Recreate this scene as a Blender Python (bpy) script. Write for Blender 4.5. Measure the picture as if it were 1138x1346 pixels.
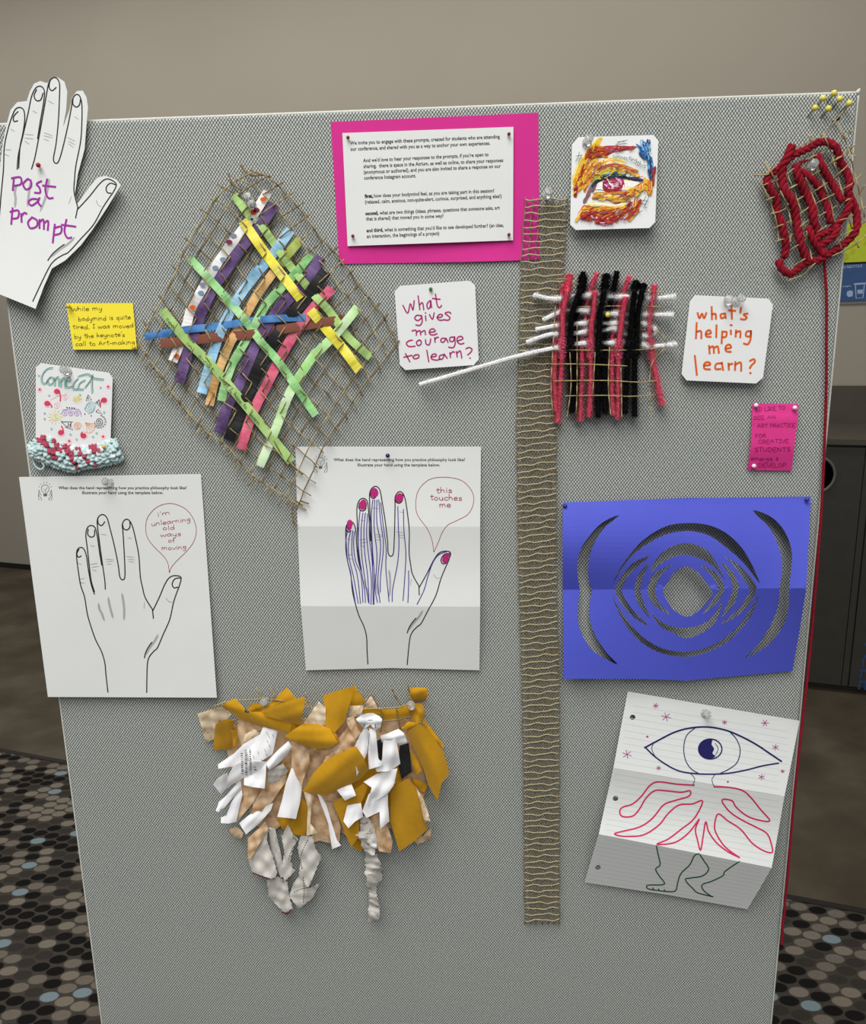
import bpy, bmesh, math, random
import numpy as np
from mathutils import Vector, Matrix
from mathutils.geometry import delaunay_2d_cdt

for o in list(bpy.data.objects):
    bpy.data.objects.remove(o, do_unlink=True)
SC = bpy.context.scene
COL = SC.collection
RND = random.Random(7)

# ------------------------------------------------------------------ camera
W_, H_ = 1138, 1346
FPX, PPX, PPY = 1128.73, 527.41, 702.35
YAW, PITCH, ROLL = 0.0472331, 0.2429033, -0.0258649
DIST, EYE = 0.98317, 1.61            # metres to the panel face, height above floor

def _rot():
    cy, sy = math.cos(YAW), math.sin(YAW)
    cp, sp = math.cos(PITCH), math.sin(PITCH)
    cr, sr = math.cos(ROLL), math.sin(ROLL)
    B = np.array([[1, 0, 0], [0, 0, -1], [0, 1, 0]], float)
    Ry = np.array([[cy, sy, 0], [-sy, cy, 0], [0, 0, 1]])
    Rx = np.array([[1, 0, 0], [0, cp, -sp], [0, sp, cp]])
    Rr = np.array([[cr, -sr, 0], [sr, cr, 0], [0, 0, 1]])
    return Rr @ B @ Rx @ Ry
RC = _rot()
cam_d = bpy.data.cameras.new('camera')
cam_d.sensor_fit = 'VERTICAL'
cam_d.sensor_height = 24.0
cam_d.lens = FPX / H_ * 24.0
cam_d.shift_x = (W_ / 2 - PPX) / H_
cam_d.shift_y = (PPY - H_ / 2) / H_
cam_d.clip_start = 0.02
cam = bpy.data.objects.new('camera', cam_d)
COL.objects.link(cam)
_m = Matrix.Identity(4)
for i in range(3):
    _m[i][0], _m[i][1], _m[i][2] = RC[0][i], -RC[1][i], -RC[2][i]
_m[1][3], _m[2][3] = -DIST, EYE
cam.matrix_world = _m
SC.camera = cam

# ------------------------------------------------------------------ light
SC.view_settings.view_transform = 'Standard'
SC.view_settings.look = 'None'
SC.view_settings.gamma = 1.0
SC.view_settings.use_curve_mapping = False
SC.view_settings.exposure = 0.0
wd = bpy.data.worlds.new('world'); SC.world = wd; wd.use_nodes = True
wd.node_tree.nodes['Background'].inputs[0].default_value = (0.95, 0.99, 1.03, 1)
wd.node_tree.nodes['Background'].inputs[1].default_value = 0.38

def area(name, loc, size, power, target=None, col=(1, .985, .955)):
    d = bpy.data.lights.new(name, 'AREA'); d.shape = 'RECTANGLE'
    d.size, d.size_y = size; d.energy = power; d.color = col
    o = bpy.data.objects.new(name, d); COL.objects.link(o); o.location = loc
    if target:
        o.rotation_euler = (Vector(target) - Vector(loc)).to_track_quat('-Z', 'Y').to_euler()
    return o
area('ceiling_lamp_over_panel_offscreen', (-0.6, -1.5, 3.85), (1.8, 1.8), 94)
area('ceiling_lamp_behind_photographer_offscreen', (0.3, -3.6, 3.85), (2.0, 2.0), 88)
area('ceiling_lamp_over_walkway_offscreen', (-1.2, 2.75, 3.85), (6.0, 0.5), 98).rotation_euler = (0, 0, -0.3106)

# ------------------------------------------------------------------ projection helpers
def ray(x, y):
    v = RC.T @ np.array([(x - PPX) / FPX, (y - PPY) / FPX, 1.0])
    return v
def onboard(x, y, h=0.0):
    """photo pixel -> world point on the plane h metres in front of the panel face"""
    r = ray(x, y); t = (DIST - h) / r[1]
    return (r[0] * t, -h, EYE + r[2] * t)
def onboard_arr(xy, h):
    xy = np.asarray(xy, float); h = np.broadcast_to(np.asarray(h, float), (len(xy),))
    c = np.stack([(xy[:, 0] - PPX) / FPX, (xy[:, 1] - PPY) / FPX, np.ones(len(xy))], 1)
    r = c @ RC
    t = (DIST - h) / r[:, 1]
    return np.stack([r[:, 0] * t, -h, EYE + r[:, 2] * t], 1)
def Z(x0, y0, s):
    return lambda pts: [(x0 + u / s, y0 + v / s) for u, v in pts]
zA = Z(0, 80, 3.958); zB = Z(180, 200, 3.161); zC = Z(180, 420, 3.161); zD = Z(430, 140, 3.924)
zF = Z(540, 330, 3.161); zH = Z(20, 380, 5.178); zI = Z(20, 610, 4.064); zJ = Z(380, 570, 4.078)
zK = Z(250, 880, 3.961); zL = Z(420, 880, 3.958); zM = Z(720, 640, 3.161); zN = Z(750, 890, 3.448)
zQ = Z(510, 355, 8.754); zR = Z(880, 370, 4.983); zS = Z(1040, 100, 11.61); zE = Z(745, 170, 9.104)
zCo = Z(30, 470, 7.587); zK2 = Z(255, 895, 6.694); zL2 = Z(410, 890, 5.989); zM2 = Z(300, 1040, 4.064)
zX1 = Z(690, 345, 6.26); zX2 = Z(790, 345, 6.26); zG = Z(990, 100, 4.804); zNt = Z(340, 550, 8.973)

# ------------------------------------------------------------------ materials
def s2l(c):
    c = c / 255.0
    return c / 12.92 if c <= 0.04045 else ((c + 0.055) / 1.055) ** 2.4
def lin(rgb, k=1.0):
    return tuple(min(1.0, s2l(c) * k) for c in rgb)
MATS = {}
KEXP = 1.2            # paint is a little lighter than the exposure shows it
def mat(name, rgb, rough=0.7, var=0.06, scale=90.0, bump=0.0, bscale=600.0, spec=0.3, k=KEXP, sheen=0.0, metal=0.0):
    if name in MATS: return MATS[name]
    m = bpy.data.materials.new(name); m.use_nodes = True
    nt = m.node_tree; b = nt.nodes['Principled BSDF']
    c = lin(rgb, k)
    b.inputs['Roughness'].default_value = rough
    b.inputs['Metallic'].default_value = metal
    b.inputs['Specular IOR Level'].default_value = spec
    if sheen: b.inputs['Sheen Weight'].default_value = sheen
    tc = nt.nodes.new('ShaderNodeTexCoord')
    if var > 0:
        n = nt.nodes.new('ShaderNodeTexNoise'); n.inputs['Scale'].default_value = scale
        n.inputs['Detail'].default_value = 4
        nt.links.new(tc.outputs['Object'], n.inputs['Vector'])
        r = nt.nodes.new('ShaderNodeValToRGB')
        r.color_ramp.elements[0].position = 0.3; r.color_ramp.elements[1].position = 0.7
        r.color_ramp.elements[0].color = tuple(x * (1 - var) for x in c) + (1,)
        r.color_ramp.elements[1].color = tuple(min(1, x * (1 + var)) for x in c) + (1,)
        nt.links.new(n.outputs['Fac'], r.inputs['Fac'])
        nt.links.new(r.outputs['Color'], b.inputs['Base Color'])
    else:
        b.inputs['Base Color'].default_value = c + (1,)
    if bump:
        n2 = nt.nodes.new('ShaderNodeTexNoise'); n2.inputs['Scale'].default_value = bscale
        n2.inputs['Detail'].default_value = 3
        nt.links.new(tc.outputs['Object'], n2.inputs['Vector'])
        bp = nt.nodes.new('ShaderNodeBump'); bp.inputs['Strength'].default_value = bump
        bp.inputs['Distance'].default_value = 0.001
        nt.links.new(n2.outputs['Fac'], bp.inputs['Height'])
        nt.links.new(bp.outputs['Normal'], b.inputs['Normal'])
    MATS[name] = m
    return m
def patchmat(name, rgbs, scale, rough=0.8, k=KEXP, sharp=0.15):
    """blotchy watercolour / tissue: noise through a ramp of colours"""
    if name in MATS: return MATS[name]
    m = bpy.data.materials.new(name); m.use_nodes = True
    nt = m.node_tree; b = nt.nodes['Principled BSDF']; b.inputs['Roughness'].default_value = rough
    b.inputs['Specular IOR Level'].default_value = 0.2
    tc = nt.nodes.new('ShaderNodeTexCoord'); n = nt.nodes.new('ShaderNodeTexNoise')
    n.inputs['Scale'].default_value = scale; n.inputs['Detail'].default_value = 3
    nt.links.new(tc.outputs['Object'], n.inputs['Vector'])
    r = nt.nodes.new('ShaderNodeValToRGB'); e = r.color_ramp.elements
    while len(e) < len(rgbs): e.new(0.5)
    for i, c in enumerate(rgbs):
        e[i].position = 0.32 + 0.36 * i / max(1, len(rgbs) - 1); e[i].color = lin(c, k) + (1,)
    nt.links.new(n.outputs['Fac'], r.inputs['Fac']); nt.links.new(r.outputs['Color'], b.inputs['Base Color'])
    MATS[name] = m
    return m
def nodes_math(nt, op, a, b=None, clamp=False):
    n = nt.nodes.new('ShaderNodeMath'); n.operation = op; n.use_clamp = clamp
    for i, v in enumerate((a, b)):
        if v is None: continue
        if isinstance(v, (int, float)): n.inputs[i].default_value = v
        else: nt.links.new(v, n.inputs[i])
    return n.outputs[0]
def ramp(nt, fac, stops, interp='LINEAR'):
    r = nt.nodes.new('ShaderNodeValToRGB'); r.color_ramp.interpolation = interp
    e = r.color_ramp.elements
    while len(e) < len(stops): e.new(0.5)
    for i, (p, c) in enumerate(stops): e[i].position = p; e[i].color = tuple(c) + (1,)
    nt.links.new(fac, r.inputs['Fac'])
    return r.outputs['Color']

def fabric_mat():
    m = bpy.data.materials.new('grey_panel_weave'); m.use_nodes = True
    nt = m.node_tree; b = nt.nodes['Principled BSDF']; b.inputs['Roughness'].default_value = 0.95
    b.inputs['Specular IOR Level'].default_value = 0.1
    g = nt.nodes.new('ShaderNodeNewGeometry')
    sp = nt.nodes.new('ShaderNodeSeparateXYZ'); nt.links.new(g.outputs['Position'], sp.inputs[0])
    nz = nt.nodes.new('ShaderNodeTexNoise'); nz.inputs['Scale'].default_value = 55; nz.inputs['Detail'].default_value = 2
    nt.links.new(g.outputs['Position'], nz.inputs['Vector'])
    wob = nodes_math(nt, 'MULTIPLY', nodes_math(nt, 'SUBTRACT', nz.outputs['Fac'], 0.5), 0.9)
    PX_, PZ_ = 0.00345, 0.00232
    zz = nodes_math(nt, 'ADD', nodes_math(nt, 'DIVIDE', sp.outputs['Z'], PZ_), wob)
    row = nodes_math(nt, 'FLOOR', zz); fz = nodes_math(nt, 'FRACT', zz)
    ang = nodes_math(nt, 'ADD', nodes_math(nt, 'MULTIPLY', sp.outputs['X'], 2 * math.pi / PX_), nodes_math(nt, 'MULTIPLY', row, math.pi))
    ang = nodes_math(nt, 'ADD', ang, nodes_math(nt, 'MULTIPLY', fz, -0.9))
    ang = nodes_math(nt, 'ADD', ang, nodes_math(nt, 'MULTIPLY', wob, 2.0))
    s = nodes_math(nt, 'SINE', ang)
    prof = nodes_math(nt, 'SINE', nodes_math(nt, 'MULTIPLY', fz, math.pi))
    v = nodes_math(nt, 'ADD', nodes_math(nt, 'MULTIPLY', nodes_math(nt, 'MULTIPLY', s, prof), 0.5), 0.5)
    n2 = nt.nodes.new('ShaderNodeTexNoise'); n2.inputs['Scale'].default_value = 420; n2.inputs['Detail'].default_value = 2
    nt.links.new(g.outputs['Position'], n2.inputs['Vector'])
    v = nodes_math(nt, 'ADD', v, nodes_math(nt, 'MULTIPLY', nodes_math(nt, 'SUBTRACT', n2.outputs['Fac'], 0.5), 0.5), clamp=True)
    k = 1.3
    c = ramp(nt, v, [(0.0, lin((62, 66, 63), k)), (0.32, lin((108, 111, 108), k)), (0.6, lin((142, 145, 141), k)), (1.0, lin((206, 210, 205), k))])
    nt.links.new(c, b.inputs['Base Color'])
    bp = nt.nodes.new('ShaderNodeBump'); bp.inputs['Strength'].default_value = 0.35; bp.inputs['Distance'].default_value = 0.0008
    nt.links.new(v, bp.inputs['Height']); nt.links.new(bp.outputs['Normal'], b.inputs['Normal'])
    return m
ROOM_D = np.array([0.95215516, -0.30561504, 0.0])       # along the back wall
ROOM_N = np.array([0.30561504, 0.95215516, 0.0])        # towards the back wall
ROOM_A = np.array([-1.746, 3.006 - DIST, 0.0])          # carpet edge, s = 0
def room(s, k, z): 
    p = ROOM_A + ROOM_D * s + ROOM_N * k
    return (p[0], p[1], z)
def carpet_mat():
    m = bpy.data.materials.new('dotted_carpet'); m.use_nodes = True
    nt = m.node_tree; b = nt.nodes['Principled BSDF']; b.inputs['Roughness'].default_value = 1.0
    b.inputs['Specular IOR Level'].default_value = 0.05
    g = nt.nodes.new('ShaderNodeNewGeometry')
    def dot(vec, out=g.outputs['Position']):
        n = nt.nodes.new('ShaderNodeVectorMath'); n.operation = 'DOT_PRODUCT'
        nt.links.new(out, n.inputs[0]); n.inputs[1].default_value = tuple(vec); return n.outputs['Value']
    u, v = dot(ROOM_D), dot(ROOM_N)
    P, RP = 0.047, 0.0375
    vv = nodes_math(nt, 'DIVIDE', v, RP); row = nodes_math(nt, 'FLOOR', vv)
    par = nodes_math(nt, 'FLOORED_MODULO', row, 2.0)
    uu = nodes_math(nt, 'ADD', nodes_math(nt, 'DIVIDE', u, P), nodes_math(nt, 'MULTIPLY', par, 0.5))
    cell = nodes_math(nt, 'FLOOR', uu)
    ly = nodes_math(nt, 'SUBTRACT', nodes_math(nt, 'FRACT', vv), 0.5)
    lx = nodes_math(nt, 'SUBTRACT', nodes_math(nt, 'FRACT', uu), 0.5)
    lx = nodes_math(nt, 'SUBTRACT', lx, nodes_math(nt, 'MULTIPLY', ly, 0.25))
    d2 = nodes_math(nt, 'ADD', nodes_math(nt, 'MULTIPLY', lx, lx), nodes_math(nt, 'MULTIPLY', ly, ly))
    nz = nt.nodes.new('ShaderNodeTexNoise'); nz.inputs['Scale'].default_value = 500; nz.inputs['Detail'].default_value = 2
    nt.links.new(g.outputs['Position'], nz.inputs['Vector'])
    jit = nodes_math(nt, 'MULTIPLY', nodes_math(nt, 'SUBTRACT', nz.outputs['Fac'], 0.5), 0.14)
    d2 = nodes_math(nt, 'ADD', d2, jit)
    inside = nodes_math(nt, 'SUBTRACT', 1.0, nodes_math(nt, 'SMOOTH_MIN', nodes_math(nt, 'MULTIPLY', nodes_math(nt, 'MAXIMUM', nodes_math(nt, 'SUBTRACT', d2, 0.185), 0.0), 18.0), 1.0), clamp=True)
    cx = nt.nodes.new('ShaderNodeCombineXYZ'); nt.links.new(cell, cx.inputs[0]); nt.links.new(row, cx.inputs[1])
    wn = nt.nodes.new('ShaderNodeTexWhiteNoise'); wn.noise_dimensions = '2D'; nt.links.new(cx.outputs[0], wn.inputs['Vector'])
    cx2 = nt.nodes.new('ShaderNodeCombineXYZ')
    nt.links.new(nodes_math(nt, 'MULTIPLY', cell, 0.22), cx2.inputs[0]); nt.links.new(nodes_math(nt, 'MULTIPLY', row, 0.55), cx2.inputs[1])
    n3 = nt.nodes.new('ShaderNodeTexNoise'); n3.inputs['Scale'].default_value = 1.0; n3.inputs['Detail'].default_value = 1
    nt.links.new(cx2.outputs[0], n3.inputs['Vector'])
    f = nodes_math(nt, 'ADD', nodes_math(nt, 'MULTIPLY', wn.outputs['Value'], 0.35), nodes_math(nt, 'MULTIPLY', n3.outputs['Fac'], 0.65))
    k = 1.5
    c = ramp(nt, f, [(0.0, lin((22, 21, 20), k)), (0.40, lin((50, 46, 42), k)), (0.47, lin((98, 91, 82), k)), (0.535, lin((24, 23, 22), k)), (0.58, lin((108, 100, 90), k)), (0.675, lin((108, 122, 128), k)), (0.70, lin((40, 37, 35), k))], 'CONSTANT')
    mx = nt.nodes.new('ShaderNodeMix'); mx.data_type = 'RGBA'
    nt.links.new(inside, mx.inputs['Factor']); mx.inputs[6].default_value = lin((60, 56, 51), k) + (1,); nt.links.new(c, mx.inputs[7])
    n4 = nt.nodes.new('ShaderNodeTexNoise'); n4.inputs['Scale'].default_value = 900; n4.inputs['Detail'].default_value = 2
    nt.links.new(g.outputs['Position'], n4.inputs['Vector'])
    mm = nt.nodes.new('ShaderNodeMix'); mm.data_type = 'RGBA'; mm.blend_type = 'MULTIPLY'; mm.inputs['Factor'].default_value = 1.0
    nt.links.new(mx.outputs[2], mm.inputs[6])
    nt.links.new(ramp(nt, n4.outputs['Fac'], [(0.3, (.6, .6, .6)), (0.7, (1, 1, 1))]), mm.inputs[7])
    nt.links.new(mm.outputs[2], b.inputs['Base Color'])
    return m

# ------------------------------------------------------------------ object helpers
ORG = {}
def finish(o, smooth=False):
    if smooth:
        for p in o.data.polygons: p.use_smooth = True
    return o
def mk(name, verts, faces, material, parent=None, smooth=False, thick=0.0, matidx=None, origin=None):
    v = np.asarray(verts, float)
    if parent is not None: org = ORG[parent.name]
    elif origin is not None: org = np.asarray(origin, float)
    else:
        org = v.mean(0) if len(v) else np.zeros(3)
        org = org.copy(); org[2] = v[:, 2].min() if len(v) else 0
    me = bpy.data.meshes.new(name)
    me.from_pydata((v - org).tolist(), [], [list(map(int, f)) for f in faces])
    mats = material if isinstance(material, (list, tuple)) else [material]
    for mm in mats: me.materials.append(mm)
    if matidx is not None:
        me.polygons.foreach_set('material_index', np.asarray(matidx, dtype=np.int32))
    o = bpy.data.objects.new(name, me); COL.objects.link(o)
    if parent is not None: o.parent = parent; ORG[o.name] = org
    else: o.location = org; ORG[o.name] = org
    if thick:
        if smooth:
            cnt = {}
            for f in faces:
                for i in range(len(f)):
                    e = (int(f[i]), int(f[(i + 1) % len(f)])); e = (min(e), max(e)); cnt[e] = cnt.get(e, 0) + 1
            at = me.attributes.new('sharp_edge', 'BOOLEAN', 'EDGE')
            at.data.foreach_set('value', [cnt.get((min(e.vertices), max(e.vertices)), 0) < 2 for e in me.edges])
        md = o.modifiers.new('thickness', 'SOLIDIFY'); md.thickness = thick; md.offset = 0.0
    return finish(o, smooth)
def tag(o, label, cat, group=None):
    o['label'] = label; o['category'] = cat
    if group: o['group'] = group
    return o
def struct(o):
    o['kind'] = 'structure'; return o
def thing(name, loc, label, cat, group=None):
    o = bpy.data.objects.new(name, None); COL.objects.link(o); o.location = loc
    o.empty_display_size = 0.02
    ORG[o.name] = np.asarray(loc, float)
    return tag(o, label, cat, group)

class MB:
    def __init__(s): s.v = []; s.f = []
    def add(s, verts, faces):
        b = len(s.v); s.v += [tuple(x) for x in verts]; s.f += [tuple(b + i for i in f) for f in faces]
    def box(s, p0, p1):
        x0, y0, z0 = p0; x1, y1, z1 = p1
        s.add([(x0, y0, z0), (x1, y0, z0), (x1, y1, z0), (x0, y1, z0), (x0, y0, z1), (x1, y0, z1), (x1, y1, z1), (x0, y1, z1)],
              [(0, 3, 2, 1), (4, 5, 6, 7), (0, 1, 5, 4), (1, 2, 6, 5), (2, 3, 7, 6), (3, 0, 4, 7)])
    def rbox(s, s0, s1, k0, k1, z0, z1):
        """box in room coordinates (along the wall, towards the wall, up)"""
        q = [room(a, b, c) for c in (z0, z1) for a, b in ((s0, k0), (s1, k0), (s1, k1), (s0, k1))]
        s.add(q, [(0, 3, 2, 1), (4, 5, 6, 7), (0, 1, 5, 4), (1, 2, 6, 5), (2, 3, 7, 6), (3, 0, 4, 7)])
    def build(s, name, material, parent=None, **kw): return mk(name, s.v, s.f, material, parent, **kw)

def cr(pts, n=6, closed=False):
    """Catmull-Rom smoothing of a polyline (any dimension)"""
    p = np.asarray(pts, float)
    if len(p) < 3: 
        if len(p) == 2: return [tuple(p[0] + (p[1] - p[0]) * t) for t in np.linspace(0, 1, n + 1)]
        return [tuple(x) for x in p]
    out = []
    N = len(p)
    for i in range(N if closed else N - 1):
        if closed: a, b, c, d = p[(i - 1) % N], p[i], p[(i + 1) % N], p[(i + 2) % N]
        else: a, b, c, d = p[max(i - 1, 0)], p[i], p[i + 1], p[min(i + 2, N - 1)]
        for k in range(n):
            t = k / n
            out.append(tuple(0.5 * (2 * b + (c - a) * t + (2 * a - 5 * b + 4 * c - d) * t * t + (3 * b - a - 3 * c + d) * t ** 3)))
    if not closed: out.append(tuple(p[-1]))
    return out
def resample(pts, step):
    p = np.asarray(pts, float); d = np.linalg.norm(np.diff(p, axis=0), axis=1); s = np.concatenate([[0], np.cumsum(d)])
    n = max(2, int(s[-1] / step) + 1); t = np.linspace(0, s[-1], n)
    return np.stack([np.interp(t, s, p[:, k]) for k in range(p.shape[1])], 1)
def inpoly(xy, poly):
    x, y = xy[:, 0], xy[:, 1]; P = np.asarray(poly, float); ins = np.zeros(len(xy), bool); j = len(P) - 1
    for i in range(len(P)):
        xi, yi = P[i]; xj, yj = P[j]
        if yi != yj:
            c = ((yi > y) != (yj > y)) & (x < (xj - xi) * (y - yi) / (yj - yi) + xi); ins ^= c
        j = i
    return ins
def flat(poly, holes=(), step=12.0, extra=None):
    """triangulate a photo-pixel outline with an interior grid -> (N,2) points and triangles"""
    loops = [list(poly)] + [list(h) for h in holes]
    vs, es = [], []
    for lp in loops:
        dense = []
        for i in range(len(lp)):
            a, b = np.array(lp[i], float), np.array(lp[(i + 1) % len(lp)], float)
            n = max(1, int(np.linalg.norm(b - a) / step))
            dense += [tuple(a + (b - a) * t / n) for t in range(n)]
        b0 = len(vs); vs += dense
        es += [(b0 + i, b0 + (i + 1) % len(dense)) for i in range(len(dense))]
    A = np.array(poly, float); x0, y0 = A.min(0); x1, y1 = A.max(0)
    gx, gy = np.meshgrid(np.arange(x0 + step * .5, x1, step), np.arange(y0 + step * .5, y1, step))
    g = np.stack([gx.ravel(), gy.ravel()], 1)
    if extra is not None:
        ex = np.asarray(extra, float)
        dd = np.sqrt(((g[:, None, :] - ex[None]) ** 2).sum(2)).min(1)
        g = np.concatenate([g[dd > step * .55], ex])
    B = np.array(vs)
    if len(g):
        ok = inpoly(g, poly)
        for h in holes: ok &= ~inpoly(g, h)
        g = g[ok]
        if len(g):
            dm = np.sqrt(((g[:, None, :] - B[None]) ** 2).sum(2)).min(1); g = g[dm > step * 0.3]
    allv = vs + [tuple(q) for q in g]
    o = delaunay_2d_cdt([Vector(q) for q in allv], es, [], 0, 1e-5)
    ov = np.array([tuple(q) for q in o[0]]); tri = [f for f in o[2] if len(f) == 3]
    def _ar(f):
        a, b, c = ov[f[0]], ov[f[1]], ov[f[2]]; L = max(((a - b) ** 2).sum(), ((c - b) ** 2).sum(), ((a - c) ** 2).sum())
        return abs((b[0] - a[0]) * (c[1] - a[1]) - (b[1] - a[1]) * (c[0] - a[0])) / L
    tri = [f for f in tri if _ar(f) > 0.004]
    ct = np.array([ov[list(f)].mean(0) for f in tri]); ok = inpoly(ct, poly)
    for h in holes: ok &= ~inpoly(ct, h)
    return ov, [f for f, k in zip(tri, ok) if k]
def sheet(name, poly, hf, material, parent=None, holes=(), step=12.0, thick=0.00035, smooth=True, extra=None, origin=None):
    xy, tri = flat(poly, holes, step, extra)
    h = np.array([hf(a, b) for a, b in xy])
    V = onboard_arr(xy, h)
    # keep faces looking at the camera (-y)
    F = []
    for f in tri:
        a, b, c = V[f[0]], V[f[1]], V[f[2]]
        n = np.cross(b - a, c - a)
        F.append(f if n[1] < 0 else [f[0], f[2], f[1]])
    return mk(name, V, F, material, parent, smooth=smooth, thick=thick, origin=origin)

class Ink:
    """flat pen strokes / fills lying on a sheet; everything given in photo pixels"""
    def __init__(s, hf, eps=0.0004): s.hf = hf; s.eps = eps; s.xy = []; s.f = []; s.e = []
    def stroke(s, pts, w, sm=5, eps=0.0, taper=False, wobble=0.0):
        p = np.asarray(cr(pts, sm) if sm else pts, float)
        if len(p) < 2: return
        d = np.gradient(p, axis=0); L = np.linalg.norm(d, axis=1); L[L == 0] = 1; d /= L[:, None]
        n = np.stack([-d[:, 1], d[:, 0]], 1)
        ww = np.full(len(p), w / 2.0)
        if wobble: ww *= 1 + wobble * np.array([RND.uniform(-1, 1) for _ in ww])
        if taper:
            t = np.linspace(0, 1, len(p)); ww *= np.clip(np.minimum(t, 1 - t) * 6 + (0.25 if taper is True else taper), 0, 1)
        p2 = p.copy(); p2[0] -= d[0] * w * .3; p2[-1] += d[-1] * w * .3
        b = len(s.xy)
        for q, nn, k in zip(p2, n, ww): s.xy += [tuple(q + nn * k), tuple(q - nn * k)]
        s.e += [eps] * (2 * len(p))
        s.f += [(b + 2 * i, b + 2 * i + 1, b + 2 * i + 3, b + 2 * i + 2) for i in range(len(p) - 1)]
    def fill(s, poly, sm=0, eps=0.0, step=30):
        P = cr(poly, sm, True) if sm else poly
        xy, tri = flat(P, (), step)
        b = len(s.xy); s.xy += [tuple(q) for q in xy]; s.e += [eps] * len(xy)
        s.f += [tuple(b + i for i in f) for f in tri]
    def disc(s, c, r, ry=None, n=12, eps=0.0):
        ry = ry or r; b = len(s.xy)
        s.xy += [tuple(c)] + [(c[0] + r * math.cos(2 * math.pi * i / n), c[1] + ry * math.sin(2 * math.pi * i / n)) for i in range(n)]
        s.e += [eps] * (n + 1); s.f += [(b, b + 1 + i, b + 1 + (i + 1) % n) for i in range(n)]
    def raw(s, xy, faces, eps=0.0):
        b = len(s.xy); s.xy += [tuple(q) for q in xy]; s.e += [eps] * len(xy)
        s.f += [tuple(b + i for i in f) for f in faces]
    def build(s, name, material, parent):
        if not s.xy: return None
        h = np.array([s.hf(a, b) for a, b in s.xy]) + s.eps + np.array(s.e)
        V = onboard_arr(s.xy, h); F = []
        for f in s.f:
            a, b, c = V[f[0]], V[f[1]], V[f[2]]
            F.append(f if np.cross(b - a, c - a)[1] < 0 else tuple(reversed(f)))
        return mk(name, V, F, material, parent)

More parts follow.
